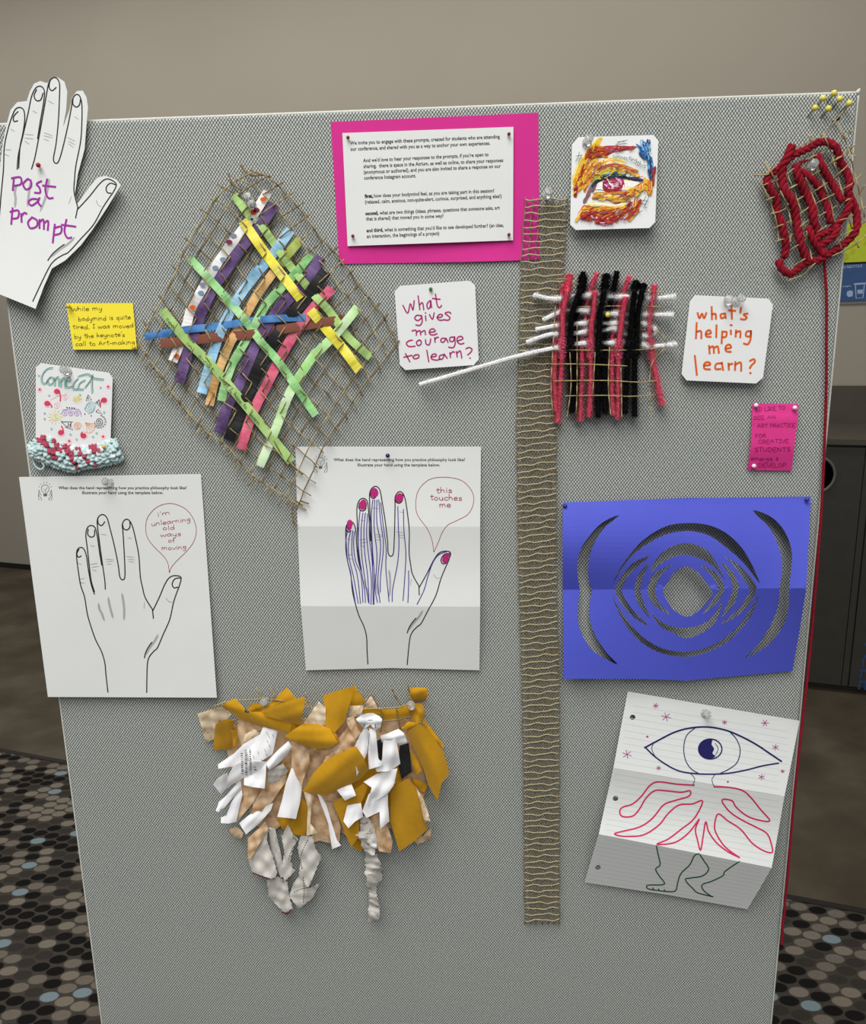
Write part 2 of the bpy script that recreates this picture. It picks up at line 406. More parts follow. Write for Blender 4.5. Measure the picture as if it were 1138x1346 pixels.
# single-stroke handwriting, x-height 1, y up: glyph -> (advance, strokes)
GL = {
 'a': (1.0, [[(.72, .75), (.42, 1), (.1, .7), (.06, .28), (.3, 0), (.6, .22), (.72, .75)], [(.74, 1), (.73, .3), (.9, .02)]]),
 'b': (.95, [[(.08, 1.9), (.08, .9), (.06, 0)], [(.08, .55), (.38, .95), (.72, .6), (.62, .12), (.3, 0), (.07, .2)]]),
 'c': (.85, [[(.7, .85), (.42, 1), (.1, .65), (.12, .2), (.4, 0), (.72, .15)]]),
 'd': (1.0, [[(.7, .7), (.4, .95), (.1, .65), (.1, .2), (.35, 0), (.62, .2), (.72, .6)], [(.74, 1.9), (.72, .8), (.76, 0)]]),
 'e': (.9, [[(.1, .5), (.7, .58), (.6, .95), (.32, 1), (.08, .6), (.14, .15), (.42, 0), (.75, .18)]]),
 'f': (.75, [[(.7, 1.75), (.48, 1.9), (.32, 1.5), (.3, 0)], [(.05, 1), (.6, 1.02)]]),
 'g': (1.0, [[(.68, .8), (.4, 1), (.1, .7), (.14, .25), (.4, .12), (.66, .45)], [(.7, 1), (.68, .1), (.62, -.6), (.36, -.85), (.06, -.65)]]),
 'h': (.95, [[(.08, 1.9), (.08, .9), (.08, 0)], [(.08, .5), (.32, .95), (.62, .8), (.68, 0)]]),
 'i': (.4, [[(.15, 1), (.15, .4), (.18, 0)], [(.14, 1.42), (.19, 1.5)]]),
 'j': (.5, [[(.3, 1), (.3, -.4), (.02, -.75)], [(.28, 1.4), (.33, 1.48)]]),
 'k': (.9, [[(.08, 1.9), (.08, 0)], [(.65, .95), (.1, .45)], [(.25, .58), (.7, 0)]]),
 'l': (.4, [[(.15, 1.95), (.15, .9), (.17, 0)]]),
 'm': (1.4, [[(.06, 1), (.08, .5), (.08, 0)], [(.08, .6), (.3, 1), (.52, .8), (.55, 0)], [(.56, .6), (.8, 1), (1.05, .8), (1.1, 0)]]),
 'n': (.95, [[(.06, 1), (.08, .5), (.08, 0)], [(.08, .6), (.35, 1), (.62, .8), (.68, 0)]]),
 'o': (.95, [[(.4, 1), (.1, .7), (.1, .25), (.38, 0), (.7, .25), (.7, .7), (.4, 1)]]),
 'p': (.95, [[(.08, 1), (.07, 0), (.06, -.85)], [(.08, .7), (.36, 1), (.7, .72), (.62, .2), (.32, .05), (.08, .25)]]),
 'q': (1.0, [[(.68, .8), (.4, 1), (.1, .7), (.14, .2), (.4, .05), (.66, .4)], [(.7, 1), (.7, -.85)]]),
 'r': (.75, [[(.08, 1), (.1, .5), (.1, 0)], [(.1, .55), (.3, .92), (.62, .95)]]),
 's': (.8, [[(.62, .85), (.38, 1), (.12, .78), (.36, .52), (.62, .28), (.4, 0), (.06, .12)]]),
 't': (.75, [[(.34, 1.65), (.32, .8), (.36, .1), (.62, .02)], [(.04, 1.08), (.66, 1.12)]]),
 'u': (.95, [[(.08, 1), (.1, .3), (.34, 0), (.62, .25), (.68, 1)], [(.68, 1), (.7, .3), (.82, 0)]]),
 'v': (.85, [[(.05, 1), (.36, 0), (.7, 1)]]),
 'w': (1.2, [[(.04, 1), (.26, 0), (.52, .8), (.8, 0), (1.05, 1)]]),
 'x': (.8, [[(.06, 1), (.66, 0)], [(.64, 1), (.04, 0)]]),
 'y': (.9, [[(.06, 1), (.12, .4), (.36, .15), (.64, .4)], [(.7, 1), (.66, 0), (.5, -.7), (.1, -.75)]]),
 'z': (.85, [[(.06, .95), (.65, 1), (.06, .02), (.7, 0)]]),
 "'": (.3, [[(.16, 1.9), (.12, 1.5)]]), ',': (.4, [[(.2, .1), (.08, -.3)]]), '.': (.35, [[(.1, .02), (.16, .06)]]),
 '-': (.7, [[(.08, .5), (.58, .52)]]), ' ': (.65, []), ':': (.35, [[(.1, .1), (.15, .12)], [(.1, .8), (.15, .82)]]),
 '?': (.95, [[(.1, 1.5), (.3, 1.85), (.68, 1.75), (.7, 1.35), (.42, .95), (.36, .55)], [(.34, .06), (.4, .1)]]),
 '&': (1.0, [[(.6, 1.4), (.2, 1.3), (.45, .9), (.12, .55), (.3, .1), (.7, .3)], [(.3, .8), (.7, .8)]]),
 'A': (1.15, [[(.04, 0), (.45, 1.6), (.9, 0)], [(.2, .6), (.74, .6)]]), 'C': (1.0, [[(.85, 1.35), (.5, 1.6), (.12, 1.1), (.14, .4), (.5, 0), (.88, .2)]]),
 'D': (1.1, [[(.1, 1.6), (.1, 0), (.6, .15), (.88, .8), (.6, 1.45), (.1, 1.6)]]), 'E': (.95, [[(.8, 1.58), (.1, 1.6), (.1, 0), (.82, 0)], [(.1, .82), (.65, .85)]]),
 'F': (.9, [[(.8, 1.58), (.1, 1.6), (.1, 0)], [(.1, .82), (.6, .85)]]), 'I': (.6, [[(.05, 1.6), (.5, 1.6)], [(.28, 1.6), (.28, 0)], [(.05, 0), (.5, 0)]]),
 'K': (1.05, [[(.1, 1.6), (.1, 0)], [(.8, 1.6), (.12, .8), (.85, 0)]]), 'L': (.9, [[(.1, 1.6), (.1, 0), (.78, .02)]]),
 'N': (1.1, [[(.08, 0), (.1, 1.6), (.8, 0), (.85, 1.6)]]), 'O': (1.15, [[(.5, 1.6), (.1, 1.1), (.12, .4), (.5, 0), (.9, .4), (.9, 1.1), (.5, 1.6)]]),
 'P': (.95, [[(.1, 0), (.1, 1.6), (.6, 1.55), (.78, 1.15), (.55, .75), (.1, .7)]]), 'R': (1.0, [[(.1, 0), (.1, 1.6), (.6, 1.55), (.75, 1.15), (.5, .8), (.12, .75)], [(.35, .78), (.85, 0)]]),
 'S': (.95, [[(.8, 1.4), (.45, 1.6), (.12, 1.25), (.45, .82), (.8, .42), (.45, 0), (.06, .2)]]), 'T': (1.0, [[(.02, 1.58), (.9, 1.62)], [(.46, 1.6), (.46, 0)]]),
 'U': (1.1, [[(.1, 1.6), (.12, .4), (.45, 0), (.8, .35), (.86, 1.6)]]), 'V': (1.0, [[(.04, 1.6), (.45, 0), (.88, 1.6)]]),
 'W': (1.4, [[(.04, 1.6), (.35, 0), (.66, 1.2), (1.0, 0), (1.3, 1.6)]]),
}
def write(ink, text, p0, p1, xh, w, jit=0.0, eps=0.0, sm=4):
    """hand letters from p0 to p1 (baseline, photo pixels), x-height xh pixels"""
    adv = sum(GL[c][0] for c in text) - 0.15
    p0 = np.array(p0, float); p1 = np.array(p1, float); L = np.linalg.norm(p1 - p0); d = (p1 - p0) / L; up = np.array([d[1], -d[0]])
    sx = L / adv; x = 0.0
    for c in text:
        a, st = GL[c]; jy = RND.uniform(-jit, jit)
        for s_ in st:
            ink.stroke([tuple(p0 + d * (x + q[0]) * sx + up * (q[1] + jy) * xh) for q in s_], w, sm, eps)
        x += a
_font_cache = {}
def type_line(ink, text, p0, p1, size, bold=0.0, xs=1.0, eps=0.0):
    """printed line (built-in type face) fitted between p0 and p1; size = pixel height of the em"""
    cu = bpy.data.curves.new('type', 'FONT'); cu.body = text; cu.size = 1.0; cu.resolution_u = 2; cu.fill_mode = 'FRONT'; cu.offset = bold
    o = bpy.data.objects.new('type', cu); COL.objects.link(o)
    dg = bpy.context.evaluated_depsgraph_get(); me = bpy.data.meshes.new_from_object(o.evaluated_get(dg))
    n = len(me.vertices); v = np.zeros(n * 3); me.vertices.foreach_get('co', v); v = v.reshape(-1, 3)
    fs = [tuple(p.vertices) for p in me.polygons]
    bpy.data.objects.remove(o); bpy.data.curves.remove(cu); bpy.data.meshes.remove(me)
    p0 = np.array(p0, float); p1 = np.array(p1, float); L = np.linalg.norm(p1 - p0); d = (p1 - p0) / L; up = np.array([d[1], -d[0]])
    x0, x1 = v[:, 0].min(), v[:, 0].max()
    X = (v[:, 0] - x0) / (x1 - x0) * L
    ink.raw(p0 + X[:, None] * d + (v[:, 1] * size)[:, None] * up, fs, eps)

def tube(mb, pts, rad, n=6, caps=True):
    p = np.asarray(pts, float); N = len(p)
    r = np.broadcast_to(np.asarray(rad, float), (N,))
    t = np.gradient(p, axis=0); L = np.linalg.norm(t, axis=1); L[L == 0] = 1; t /= L[:, None]
    a = np.cross(t[0], [0.3, 1, 0.2]); a /= np.linalg.norm(a)
    vs = []
    for i in range(N):
        a = a - t[i] * (a @ t[i]); a /= max(1e-9, np.linalg.norm(a)); b = np.cross(t[i], a)
        for k in range(n):
            th = 2 * math.pi * k / n; vs.append(p[i] + r[i] * (a * math.cos(th) + b * math.sin(th)))
    fs = [(i * n + k, i * n + (k + 1) % n, (i + 1) * n + (k + 1) % n, (i + 1) * n + k) for i in range(N - 1) for k in range(n)]
    if caps: fs += [tuple(range(n - 1, -1, -1)), tuple((N - 1) * n + k for k in range(n))]
    mb.add(vs, fs)
def frames(p):
    t = np.gradient(p, axis=0); L = np.linalg.norm(t, axis=1); L[L == 0] = 1; t /= L[:, None]
    A, B = [], []; a = np.cross(t[0], [0.3, 1, 0.2]); a /= np.linalg.norm(a)
    for i in range(len(p)):
        a = a - t[i] * (a @ t[i]); a /= max(1e-9, np.linalg.norm(a)); A.append(a); B.append(np.cross(t[i], a))
    return t, np.array(A), np.array(B)
def yarn(mb, pts, r, plies=3, pitch=0.018, n=6, step=0.0016):
    """a plied yarn: helical strands round the path"""
    p = resample(pts, step); t, A, B = frames(p)
    s = np.arange(len(p)) * step
    for k in range(plies):
        th = 2 * math.pi * (s / pitch + k / plies)
        q = p + (A * np.cos(th)[:, None] + B * np.sin(th)[:, None]) * r * 0.5
        rr = r * 0.58 * (1 + 0.06 * np.sin(s * 900 + k))
        rr[0] *= .6; rr[-1] *= .6
        tube(mb, q, rr, n)
def lathe(mb, c, axis, prof, n=12):
    """profile of (distance along axis, radius)"""
    ax = np.asarray(axis, float); ax /= np.linalg.norm(ax); a = np.cross(ax, [0.2, 0.3, 1]); a /= np.linalg.norm(a); b = np.cross(ax, a)
    vs = []; c = np.asarray(c, float)
    for d, r in prof:
        for k in range(n):
            th = 2 * math.pi * k / n; vs.append(c + ax * d + r * (a * math.cos(th) + b * math.sin(th)))
    m = len(prof)
    fs = [(i * n + k, i * n + (k + 1) % n, (i + 1) * n + (k + 1) % n, (i + 1) * n + k) for i in range(m - 1) for k in range(n)]
    fs += [tuple(range(n - 1, -1, -1)), tuple((m - 1) * n + k for k in range(n))]
    mb.add(vs, fs)

# ================================================================== the room
def roomplane(px, py, k):
    r = ray(px, py); rel = ROOM_A + np.array([0, DIST, 0]) + ROOM_N * k
    t = (rel @ ROOM_N) / (r @ ROOM_N); q = r * t
    q2 = q - (ROOM_A + np.array([0, DIST, 0]))
    return (q2 @ ROOM_D, q[2] + EYE)
class RInk(Ink):
    """ink on a plane parallel to the back wall"""
    def __init__(s, k): Ink.__init__(s, None); s.k = k
    def build(s, name, material, parent):
        V = []
        for (a, b), e in zip(s.xy, s.e):
            u, z = roomplane(a, b, s.k - e); V.append(room(u, s.k - e, z))
        V = np.array(V); F = []
        for f in s.f:
            a, b, c = V[f[0]], V[f[1]], V[f[2]]
            F.append(f if np.cross(b - a, c - a) @ ROOM_N < 0 else tuple(reversed(f)))
        return mk(name, V, F, material, parent)

WALLK = 2.16
m_wall = mat('taupe_wall_paint', (160, 152, 138), 0.85, 0.03, 1.2, bump=0.05, bscale=250, k=1.0)
m_floor = patchmat('brown_sheet_floor', [(66, 58, 46), (75, 67, 55), (88, 80, 67)], 5.0, 0.55, k=1.0)
m_dark = mat('charcoal_laminate', (58, 55, 49), 0.45, 0.08, 20, k=1.0, spec=0.4)
m_black = mat('black_sign_strip', (14, 14, 14), 0.8, 0, k=1.0)
b_ = MB(); b_.rbox(-6, 7, -7, WALLK, -0.06, 0.0)
struct(b_.build('floor', m_floor))
b_ = MB(); b_.rbox(-6, 7, -7, 0.0, 0.0, 0.006)
struct(b_.build('floor_carpet', carpet_mat()))
b_ = MB(); b_.rbox(-6, 7, 0.0, 0.022, 0.0, 0.008)
struct(b_.build('trim_1', mat('carpet_edge_strip', (38, 35, 31), 0.5, 0.05, k=1.0)))
b_ = MB(); b_.rbox(-6, 7, WALLK, WALLK + 0.12, -0.05, 4.0)
struct(b_.build('wall_back', m_wall))
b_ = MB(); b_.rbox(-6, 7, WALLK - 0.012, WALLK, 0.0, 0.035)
struct(b_.build('base_strip_back', mat('black_base_strip', (26, 25, 23), 0.6, 0.05, k=1.0)))  # thin black strip along the foot of the back wall
b_ = MB(); b_.rbox(-6, 7, -7, WALLK + 0.12, 4.0, 4.1)
struct(b_.build('ceiling', mat('ceiling_white', (215, 213, 208), 0.9, 0.02, 3, k=1.0)))

# recycling station against the back wall
m_top = mat('brown_worktop_laminate', (76, 70, 60), 0.4, 0.06, 9, k=1.0, spec=0.4)
CK = 1.55
s_l = roomplane(985, 700, CK)[0]; s_seam = roomplane(1119, 860, CK)[0]; s_fill = roomplane(1110, 860, CK)[0]
z_top = roomplane(1105, 577, CK)[1]; s_r = s_seam + 0.62
z_back = roomplane(1110, 507, WALLK - 0.02)[1]
cab = thing('recycling_cabinet', room((s_l + s_r) / 2, 1.85, 0), 'dark charcoal recycling cabinet with a round bin opening against the wall', 'cabinet')
b_ = MB()                                   # hollow carcass, open at the front behind the doors
b_.rbox(s_l, s_l + .018, CK + 0.019, WALLK - 0.012, 0.03, z_top - 0.022); b_.rbox(s_r - .018, s_r, CK + 0.019, WALLK - 0.012, 0.03, z_top - 0.022)
b_.rbox(s_l, s_r, CK + 0.019, WALLK - 0.012, 0.03, 0.048); b_.rbox(s_l, s_r, WALLK - 0.03, WALLK - 0.012, 0.03, z_top - 0.022)
b_.rbox(s_l, s_r, CK + 0.019, CK + 0.06, z_top - 0.05, z_top - 0.022); b_.rbox(s_fill - .01, s_seam + .012, CK + 0.019, CK + 0.06, 0.03, z_top - 0.022)
b_.build('body', m_dark, cab)
b_ = MB(); b_.rbox(s_l, s_r, CK + 0.05, WALLK - 0.012, 0.0, 0.03); b_.build('plinth', m_dark, cab)
b_ = MB(); b_.rbox(s_l - .01, s_r + .01, CK - 0.012, WALLK - 0.012, z_top - 0.022, z_top); b_.build('countertop', m_top, cab)
b_ = MB(); b_.rbox(s_l - .01, s_r + .01, WALLK - 0.035, WALLK - 0.012, z_top, z_back); b_.build('backsplash', m_top, cab)
hc = roomplane(1070, 624, CK); hr = 0.5 * (roomplane(1070, 601, CK)[1] - roomplane(1070, 647, CK)[1])
def rpoly_door(name, s0, s1, z0, z1, hole=None):
    S = 1000.0
    poly = [(s0 * S, z0 * S), (s1 * S, z0 * S), (s1 * S, z1 * S), (s0 * S, z1 * S)]
    holes = []
    if hole: holes = [[(hole[0] * S + hole[2] * S * math.cos(i * math.pi / 16), hole[1] * S + hole[2] * S * math.sin(i * math.pi / 16)) for i in range(32)]]
    xy, tri = flat(poly, holes, 120.0)
    V = np.array([room(a / S, CK + 0.009, b / S) for a, b in xy]); F = []
    for f in tri:
        n = np.cross(V[f[1]] - V[f[0]], V[f[2]] - V[f[0]])
        F.append(f if n @ ROOM_N < 0 else [f[0], f[2], f[1]])
    return mk(name, V, F, m_dark, cab, thick=0.018)
d1 = rpoly_door('door', s_l + .004, s_fill - 0.003, 0.035, z_top - 0.034, (hc[0], hc[1], hr))
d2 = rpoly_door('door', s_seam + 0.003, s_r - .004, 0.035, z_top - 0.034)
b_ = MB(); b_.rbox(s_fill, s_seam - 0.003, CK, CK + 0.02, 0.035, z_top - 0.034); b_.build('filler_strip', m_dark, cab)
b_ = MB(); p_ = [room(hc[0] + (hr + .004) * math.cos(i * math.pi / 20), CK - 0.002, hc[1] + (hr + .004) * math.sin(i * math.pi / 20)) for i in range(41)]
tube(b_, p_, 0.006, 8, False); b_.build('opening_rim', mat('grey_rim', (96, 94, 88), 0.35, 0, k=1.0), d1, smooth=True)
ik = RInk(CK - 0.0015); type_line(ik, 'RECYCLE', (1145, 786), (1127.5, 906), 27, bold=0.012)
ik.build('lettering', mat('blue_cabinet_letters', (44, 68, 106), 0.6, 0, k=1.1), d2)

# recycling sign on the wall
SK = WALLK - 0.006
a0 = roomplane(1082, 294, SK); a1 = roomplane(1190, 344, SK); a2 = roomplane(1190, 398, SK)
zt = roomplane(1125, 294, SK)[1]; zm = roomplane(1125, 344.5, SK)[1]; zb = roomplane(1125, 395.5, SK)[1]; zb2 = roomplane(1125, 399.5, SK)[1]
sign = thing('recycling_sign', room((a0[0] + a1[0]) / 2, SK, zb2), 'lime green and blue recycling sign with a cup picture on the wall', 'sign')
b_ = MB(); b_.rbox(a0[0], a1[0], SK, WALLK, zb2, zt); b_.build('backing_board', mat('sign_backing', (120, 118, 112), 0.6, 0, k=1.0), sign)
b_ = MB(); b_.rbox(a0[0], a1[0], SK - 0.003, SK, zm, zt); b_.build('green_panel', patchmat('lime_sign', [(150, 160, 30), (172, 182, 40), (160, 172, 60)], 25, 0.5, k=1.25), sign)
b_ = MB(); b_.rbox(a0[0], a1[0], SK - 0.003, SK, zb, zm - 0.008); b_.build('blue_panel', mat('blue_sign', (48, 74, 118), 0.5, 0.08, 20, k=1.25), sign)
b_ = MB(); b_.rbox(a0[0], a1[0], SK - 0.0032, SK, zm - 0.008, zm); b_.build('divider', m_black, sign)  # thin black strip between the green and blue panels
ik = RInk(SK - 0.004)
type_line(ik, 'AND RECYCLE', (1101, 353.5), (1133, 350.8), 4.6, bold=0.02)
ik.build('lettering', mat('pale_sign_print', (150, 170, 200), 0.6, 0, k=1.1), sign)
ik = RInk(SK - 0.004); type_line(ik, 'cups', (1107, 377.5), (1118, 376.5), 3.2, bold=0.02)
ik.build('lettering', mat('pale_sign_print', (150, 170, 200), 0.6, 0, k=1.1), sign)
ik = RInk(SK - 0.0042)
ik.stroke([(1124, 374), (1125, 392), (1134, 391.5), (1136, 373)], 1.3, 0); ik.stroke([(1123, 373.5), (1137, 372.5)], 2.4, 0)
ik.fill([(1126.5, 381), (1134, 380.5), (1133.5, 386), (1127, 386.3)]); ik.fill([(1113, 383.5), (1117, 381.5), (1121, 383), (1120.5, 389.5), (1115, 390.5), (1112.5, 388)])
ik.build('cup_picture', mat('pale_sign_print', (150, 170, 200), 0.6, 0), sign)

# ================================================================== the fabric panel
XL, XR, ZT = -0.4855, 0.4365, EYE + 0.2182
m_fab = fabric_mat()
panel = thing('display_panel', (-0.02, 0.025, 0), 'free-standing grey woven fabric display panel holding the pinned artworks', 'display panel')
def rounded_slab(x0, x1, y0, y1, z0, z1, r, seg=5):
    bm = bmesh.new(); bmesh.ops.create_cube(bm, size=1)
    for v in bm.verts: v.co = ((x0 + x1) / 2 + v.co.x * (x1 - x0), (y0 + y1) / 2 + v.co.y * (y1 - y0), (z0 + z1) / 2 + v.co.z * (z1 - z0))
    bmesh.ops.bevel(bm, geom=bm.edges[:], offset=r, segments=seg, affect='EDGES', profile=0.5)
    v = [tuple(q.co) for q in bm.verts]; bm.verts.index_update(); f = [[q.index for q in p.verts] for p in bm.faces]; bm.free(); return v, f
v, f = rounded_slab(XL + .0012, XR - .0012, 0.0, 0.05, 0.14, ZT - .0012, 0.004); mk('fabric_face', v, f, m_fab, panel, smooth=False)
m_trim = mat('pale_edge_piping', (196, 196, 188), 0.8, 0.08, 400, bump=0.2, bscale=900, k=1.15)
for nm, pp in (('top_piping', [(XL, .0035, ZT - .0015), (XR, .0035, ZT - .0015)]), ('side_piping', [(XL, .0045, .15), (XL, .0045, ZT - .002)]), ('side_piping', [(XR, .0045, .15), (XR, .0045, ZT - .002)])):
    b_ = MB(); tube(b_, resample(pp, 0.01), 0.0016 if nm == 'top_piping' else 0.0013, 8); b_.build(nm, m_trim, panel, smooth=True)
b_ = MB(); lathe(b_, (XR - .001, .004, ZT - .001), (0.5, -0.2, 1), [(-.003, .0015), (0, .0022), (.002, .0018), (.004, .0006)], 9); b_.build('corner_tuft', m_trim, panel, smooth=True)
m_leg = mat('panel_leg_metal', (120, 120, 118), 0.4, 0, metal=0.6)
for xx in (XL + .06, XR - .06):
    b_ = MB(); b_.box((xx - .02, .01, .03), (xx + .02, .04, .16)); b_.build('leg', m_leg, panel)
    b_ = MB(); b_.box((xx - .025, -.22, .006), (xx + .025, .27, .03)); b_.build('foot', m_leg, panel)

# ================================================================== pins
PINM = {}
def glassy():
    m = bpy.data.materials.new('clear_plastic'); m.use_nodes = True; b = m.node_tree.nodes['Principled BSDF']
    b.inputs['Base Color'].default_value = (.96, .97, .97, 1); b.inputs['Roughness'].default_value = 0.15
    b.inputs['Transmission Weight'].default_value = 0.82; b.inputs['IOR'].default_value = 1.45
    return m
m_clear = glassy(); m_steel = mat('pin_steel', (150, 150, 150), 0.3, 0, metal=0.9)
def push_pin(px, py, h, label, lean=(0.0, -1, 0.25), group='clear push pins on the panel'):
    """clear plastic push pin: flared foot, waist, rounded head and a needle"""
    c = np.array(onboard(px, py, h)); t = thing('push_pin', tuple(c), label, 'pin', group)
    b = MB(); lathe(b, c, lean, [(0, .0035), (.0008, .005), (.0018, .0048), (.003, .0026), (.007, .0022), (.0085, .003), (.010, .0046), (.0115, .0045), (.0122, .003)], 14)
    b.build('plastic_head', m_clear, t, smooth=True)
    b = MB(); tube(b, [c, c - np.array(lean) / np.linalg.norm(lean) * (h + .004)], 0.0005, 6); b.build('needle', m_steel, t)
def ball_pin(px, py, h, label, rgb, cname, r=0.0022, lean=(0.15, -1, 0.45), stick=0.006, group=None, at_base=False):
    """round-headed map pin; the head shows at the pixel given"""
    ln = np.array(lean, float); ln /= np.linalg.norm(ln)
    c = np.array(onboard(px, py, h + stick)); t = thing('ball_pin', tuple(c), label, 'pin', group)
    b = MB(); lathe(b, c, ln, [(-r, r * .15), (-r * .8, r * .6), (-r * .35, r * .94), (0, r), (r * .4, r * .92), (r * .8, r * .6), (r, r * .12)], 12)
    b.build('round_head', mat('pin_' + cname, rgb, 0.25, 0, spec=0.5), t, smooth=True)
    L = (stick + h + .004) / max(.3, -ln[1])
    b = MB(); tube(b, [c - ln * r * .8, c - ln * L], 0.00045, 6); b.build('needle', mat('pin_shaft_dark', (60, 58, 54), 0.35, 0, metal=0.7), t)

# ================================================================== papers
m_paper = mat('white_paper', (211, 213, 211), 0.75, 0.012, 25, bump=0.03, bscale=300)
m_card = mat('white_card', (214, 215, 215), 0.7, 0.012, 30)
m_ink_k = mat('black_ink', (30, 29, 31), 0.7, 0); m_ink_g = mat('grey_shading_ink', (160, 160, 160), 0.8, 0)
def base_of(poly, h=0.0):
    a = np.array(poly); i = a[:, 1].argmax(); return onboard(a[:, 0].mean(), a[i, 1], h)
def poly2(src, dst):
    """quadratic map fitted to matching points of two tracings"""
    S = np.array(src, float); Dd = np.array(dst, float)
    f = lambda p: np.stack([np.ones(len(p)), p[:, 0], p[:, 1], p[:, 0] * p[:, 1], p[:, 0] ** 2, p[:, 1] ** 2], 1)
    sc = 1000.0
    X, _, _, _ = np.linalg.lstsq(f(S / sc), Dd, rcond=None)
    return lambda pts: [tuple(q) for q in f(np.asarray(pts, float) / sc) @ X]

# --- hand line drawing of the printed template, traced once on the left sheet
H_LINES = [
 [(495, 1218), (485, 1130), (478, 1060), (460, 1000), (430, 940), (405, 870), (385, 800), (370, 710), (350, 650), (338, 580), (328, 500), (330, 462), (345, 446), (365, 452), (380, 490), (390, 560), (405, 640), (423, 695)],
 [(423, 682), (405, 620), (395, 540), (385, 450), (377, 380), (385, 341), (405, 328), (427, 341), (439, 390), (450, 470), (462, 540)],
 [(481, 668), (478, 620), (465, 530), (450, 420), (440, 340), (438, 300), (450, 276), (470, 270), (490, 288), (505, 340), (530, 440), (550, 540), (558, 600), (572, 618), (585, 605), (585, 540), (580, 440), (575, 360), (572, 322), (585, 298), (605, 298), (625, 330), (645, 410), (660, 490), (668, 600), (680, 660), (695, 715), (735, 780)],
 [(735, 783), (770, 710), (800, 640), (825, 605), (855, 596), (885, 605), (878, 645), (865, 680), (845, 740), (825, 830), (790, 910), (760, 980), (740, 1000), (715, 1032), (705, 1080), (702, 1220)],
 [(733, 780), (738, 825)], [(690, 1035), (698, 1003), (715, 972), (730, 952)],
 [(340, 455), (329, 478), (337, 497), (352, 491)], [(390, 348), (387, 374), (403, 390), (422, 382), (424, 352)],
 [(440, 290), (444, 318), (462, 328), (478, 308)], [(573, 322), (579, 345), (598, 351), (612, 336), (612, 308)], [(884, 608), (853, 613), (838, 640), (848, 661), (868, 657)]]
H_GREY = [[(480, 508), (525, 510)], [(485, 521), (526, 518)], [(490, 534), (515, 535)], [(400, 537), (440, 530)], [(405, 552), (447, 546)], [(410, 563), (436, 572)], [(345, 615), (370, 611)], [(345, 632), (371, 636)],
 [(592, 494), (636, 498)], [(600, 508), (640, 512)], [(605, 518), (636, 527)], [(600, 394), (625, 398)], [(455, 374), (488, 379)], [(400, 435), (425, 440)], [(335, 530), (355, 536)], [(805, 715), (820, 735), (838, 736)], [(690, 735), (688, 775)]]
H_BLADE = [[(445, 745), (450, 775), (463, 800), (475, 836)], [(497, 713), (503, 750), (512, 785), (522, 822)], [(570, 692), (577, 730), (582, 780), (581, 832)], [(762, 912), (745, 945), (715, 985), (696, 1018)]]
H_NAIL = [[(335, 459), (333, 478), (340, 488), (352, 485), (358, 470), (352, 455)], [(390, 348), (389, 372), (405, 384), (421, 376), (422, 350), (405, 336)], [(442, 290), (446, 314), (461, 323), (476, 308), (478, 288), (460, 276)], [(574, 320), (580, 342), (597, 347), (610, 334), (610, 310), (592, 302)], [(882, 610), (856, 616), (843, 640), (852, 656), (867, 652), (878, 630)]]
def hand_ink(hf, mp, parent, w=1.0):
    ik = Ink(hf)
    for l in H_LINES: ik.stroke(mp(l), w, 5)
    ik.build('hand_outline', m_ink_k, parent)
    ik = Ink(hf, 0.0003)
    for l in H_GREY: ik.stroke(mp(l), 0.7 * w, 4, taper=True)
    ik.build('knuckle_lines', m_ink_g, parent)['kind'] = 'stuff'
    for l in H_BLADE:
        ik = Ink(hf, 0.0003); ik.stroke(mp(l), 2.1 * w, 5, taper=True); ik.build('grey_shading', m_ink_g, parent)
def bulb_icon(hf, c, parent, s=1.0):
    ik = Ink(hf); x, y = c
    P = lambda pts: [(x + a * s, y + b * s) for a, b in pts]
    ik.stroke(P([(-2, 4.5), (-2.4, 2.5), (-4.6, 0), (-5, -3.5), (-3.2, -6.6), (0, -7.6), (3.2, -6.6), (5, -3.5), (4.6, 0), (2.4, 2.5), (2, 4.5)]), .6, 4)
    for yy in (4.4, 5.6, 6.8): ik.stroke(P([(-2, yy), (2, yy)]), 1.0, 0)
    ik.stroke(P([(-2, -2.5), (-.3, .5), (2.5, -4)]), .6, 0); ik.stroke(P([(0, 0), (0, 4)]), .5, 0)
    for a in range(-75, 80, 30):
        q = math.radians(a); ik.stroke(P([(math.sin(q) * 7.2, -3.2 - math.cos(q) * 6.6), (math.sin(q) * 9, -3.2 - math.cos(q) * 8.6)]), .5, 0)
    for sg in (-1, 1):
        ik.stroke(P([(sg * 8.2, -1), (sg * 8.6, 3), (sg * 7.5, 7), (sg * 5.2, 10), (sg * 4.8, 12.5)]), .6, 4); ik.stroke(P([(sg * 7.6, 0), (sg * 6.8, 3.5), (sg * 4.8, 6)]), .6, 4); ik.stroke(P([(sg * 8.6, 3), (sg * 9, 9), (sg * 7.2, 12.5)]), .5, 4)
    ik.build('bulb_icon', mat('grey_print', (90, 90, 92), 0.7, 0), parent)

def lerp_h(knots):
    """piecewise-linear height over photo y (or any scalar)"""
    ys = [k[0] for k in knots]; hs = [k[1] for k in knots]
    return lambda t: float(np.interp(t, ys, hs))

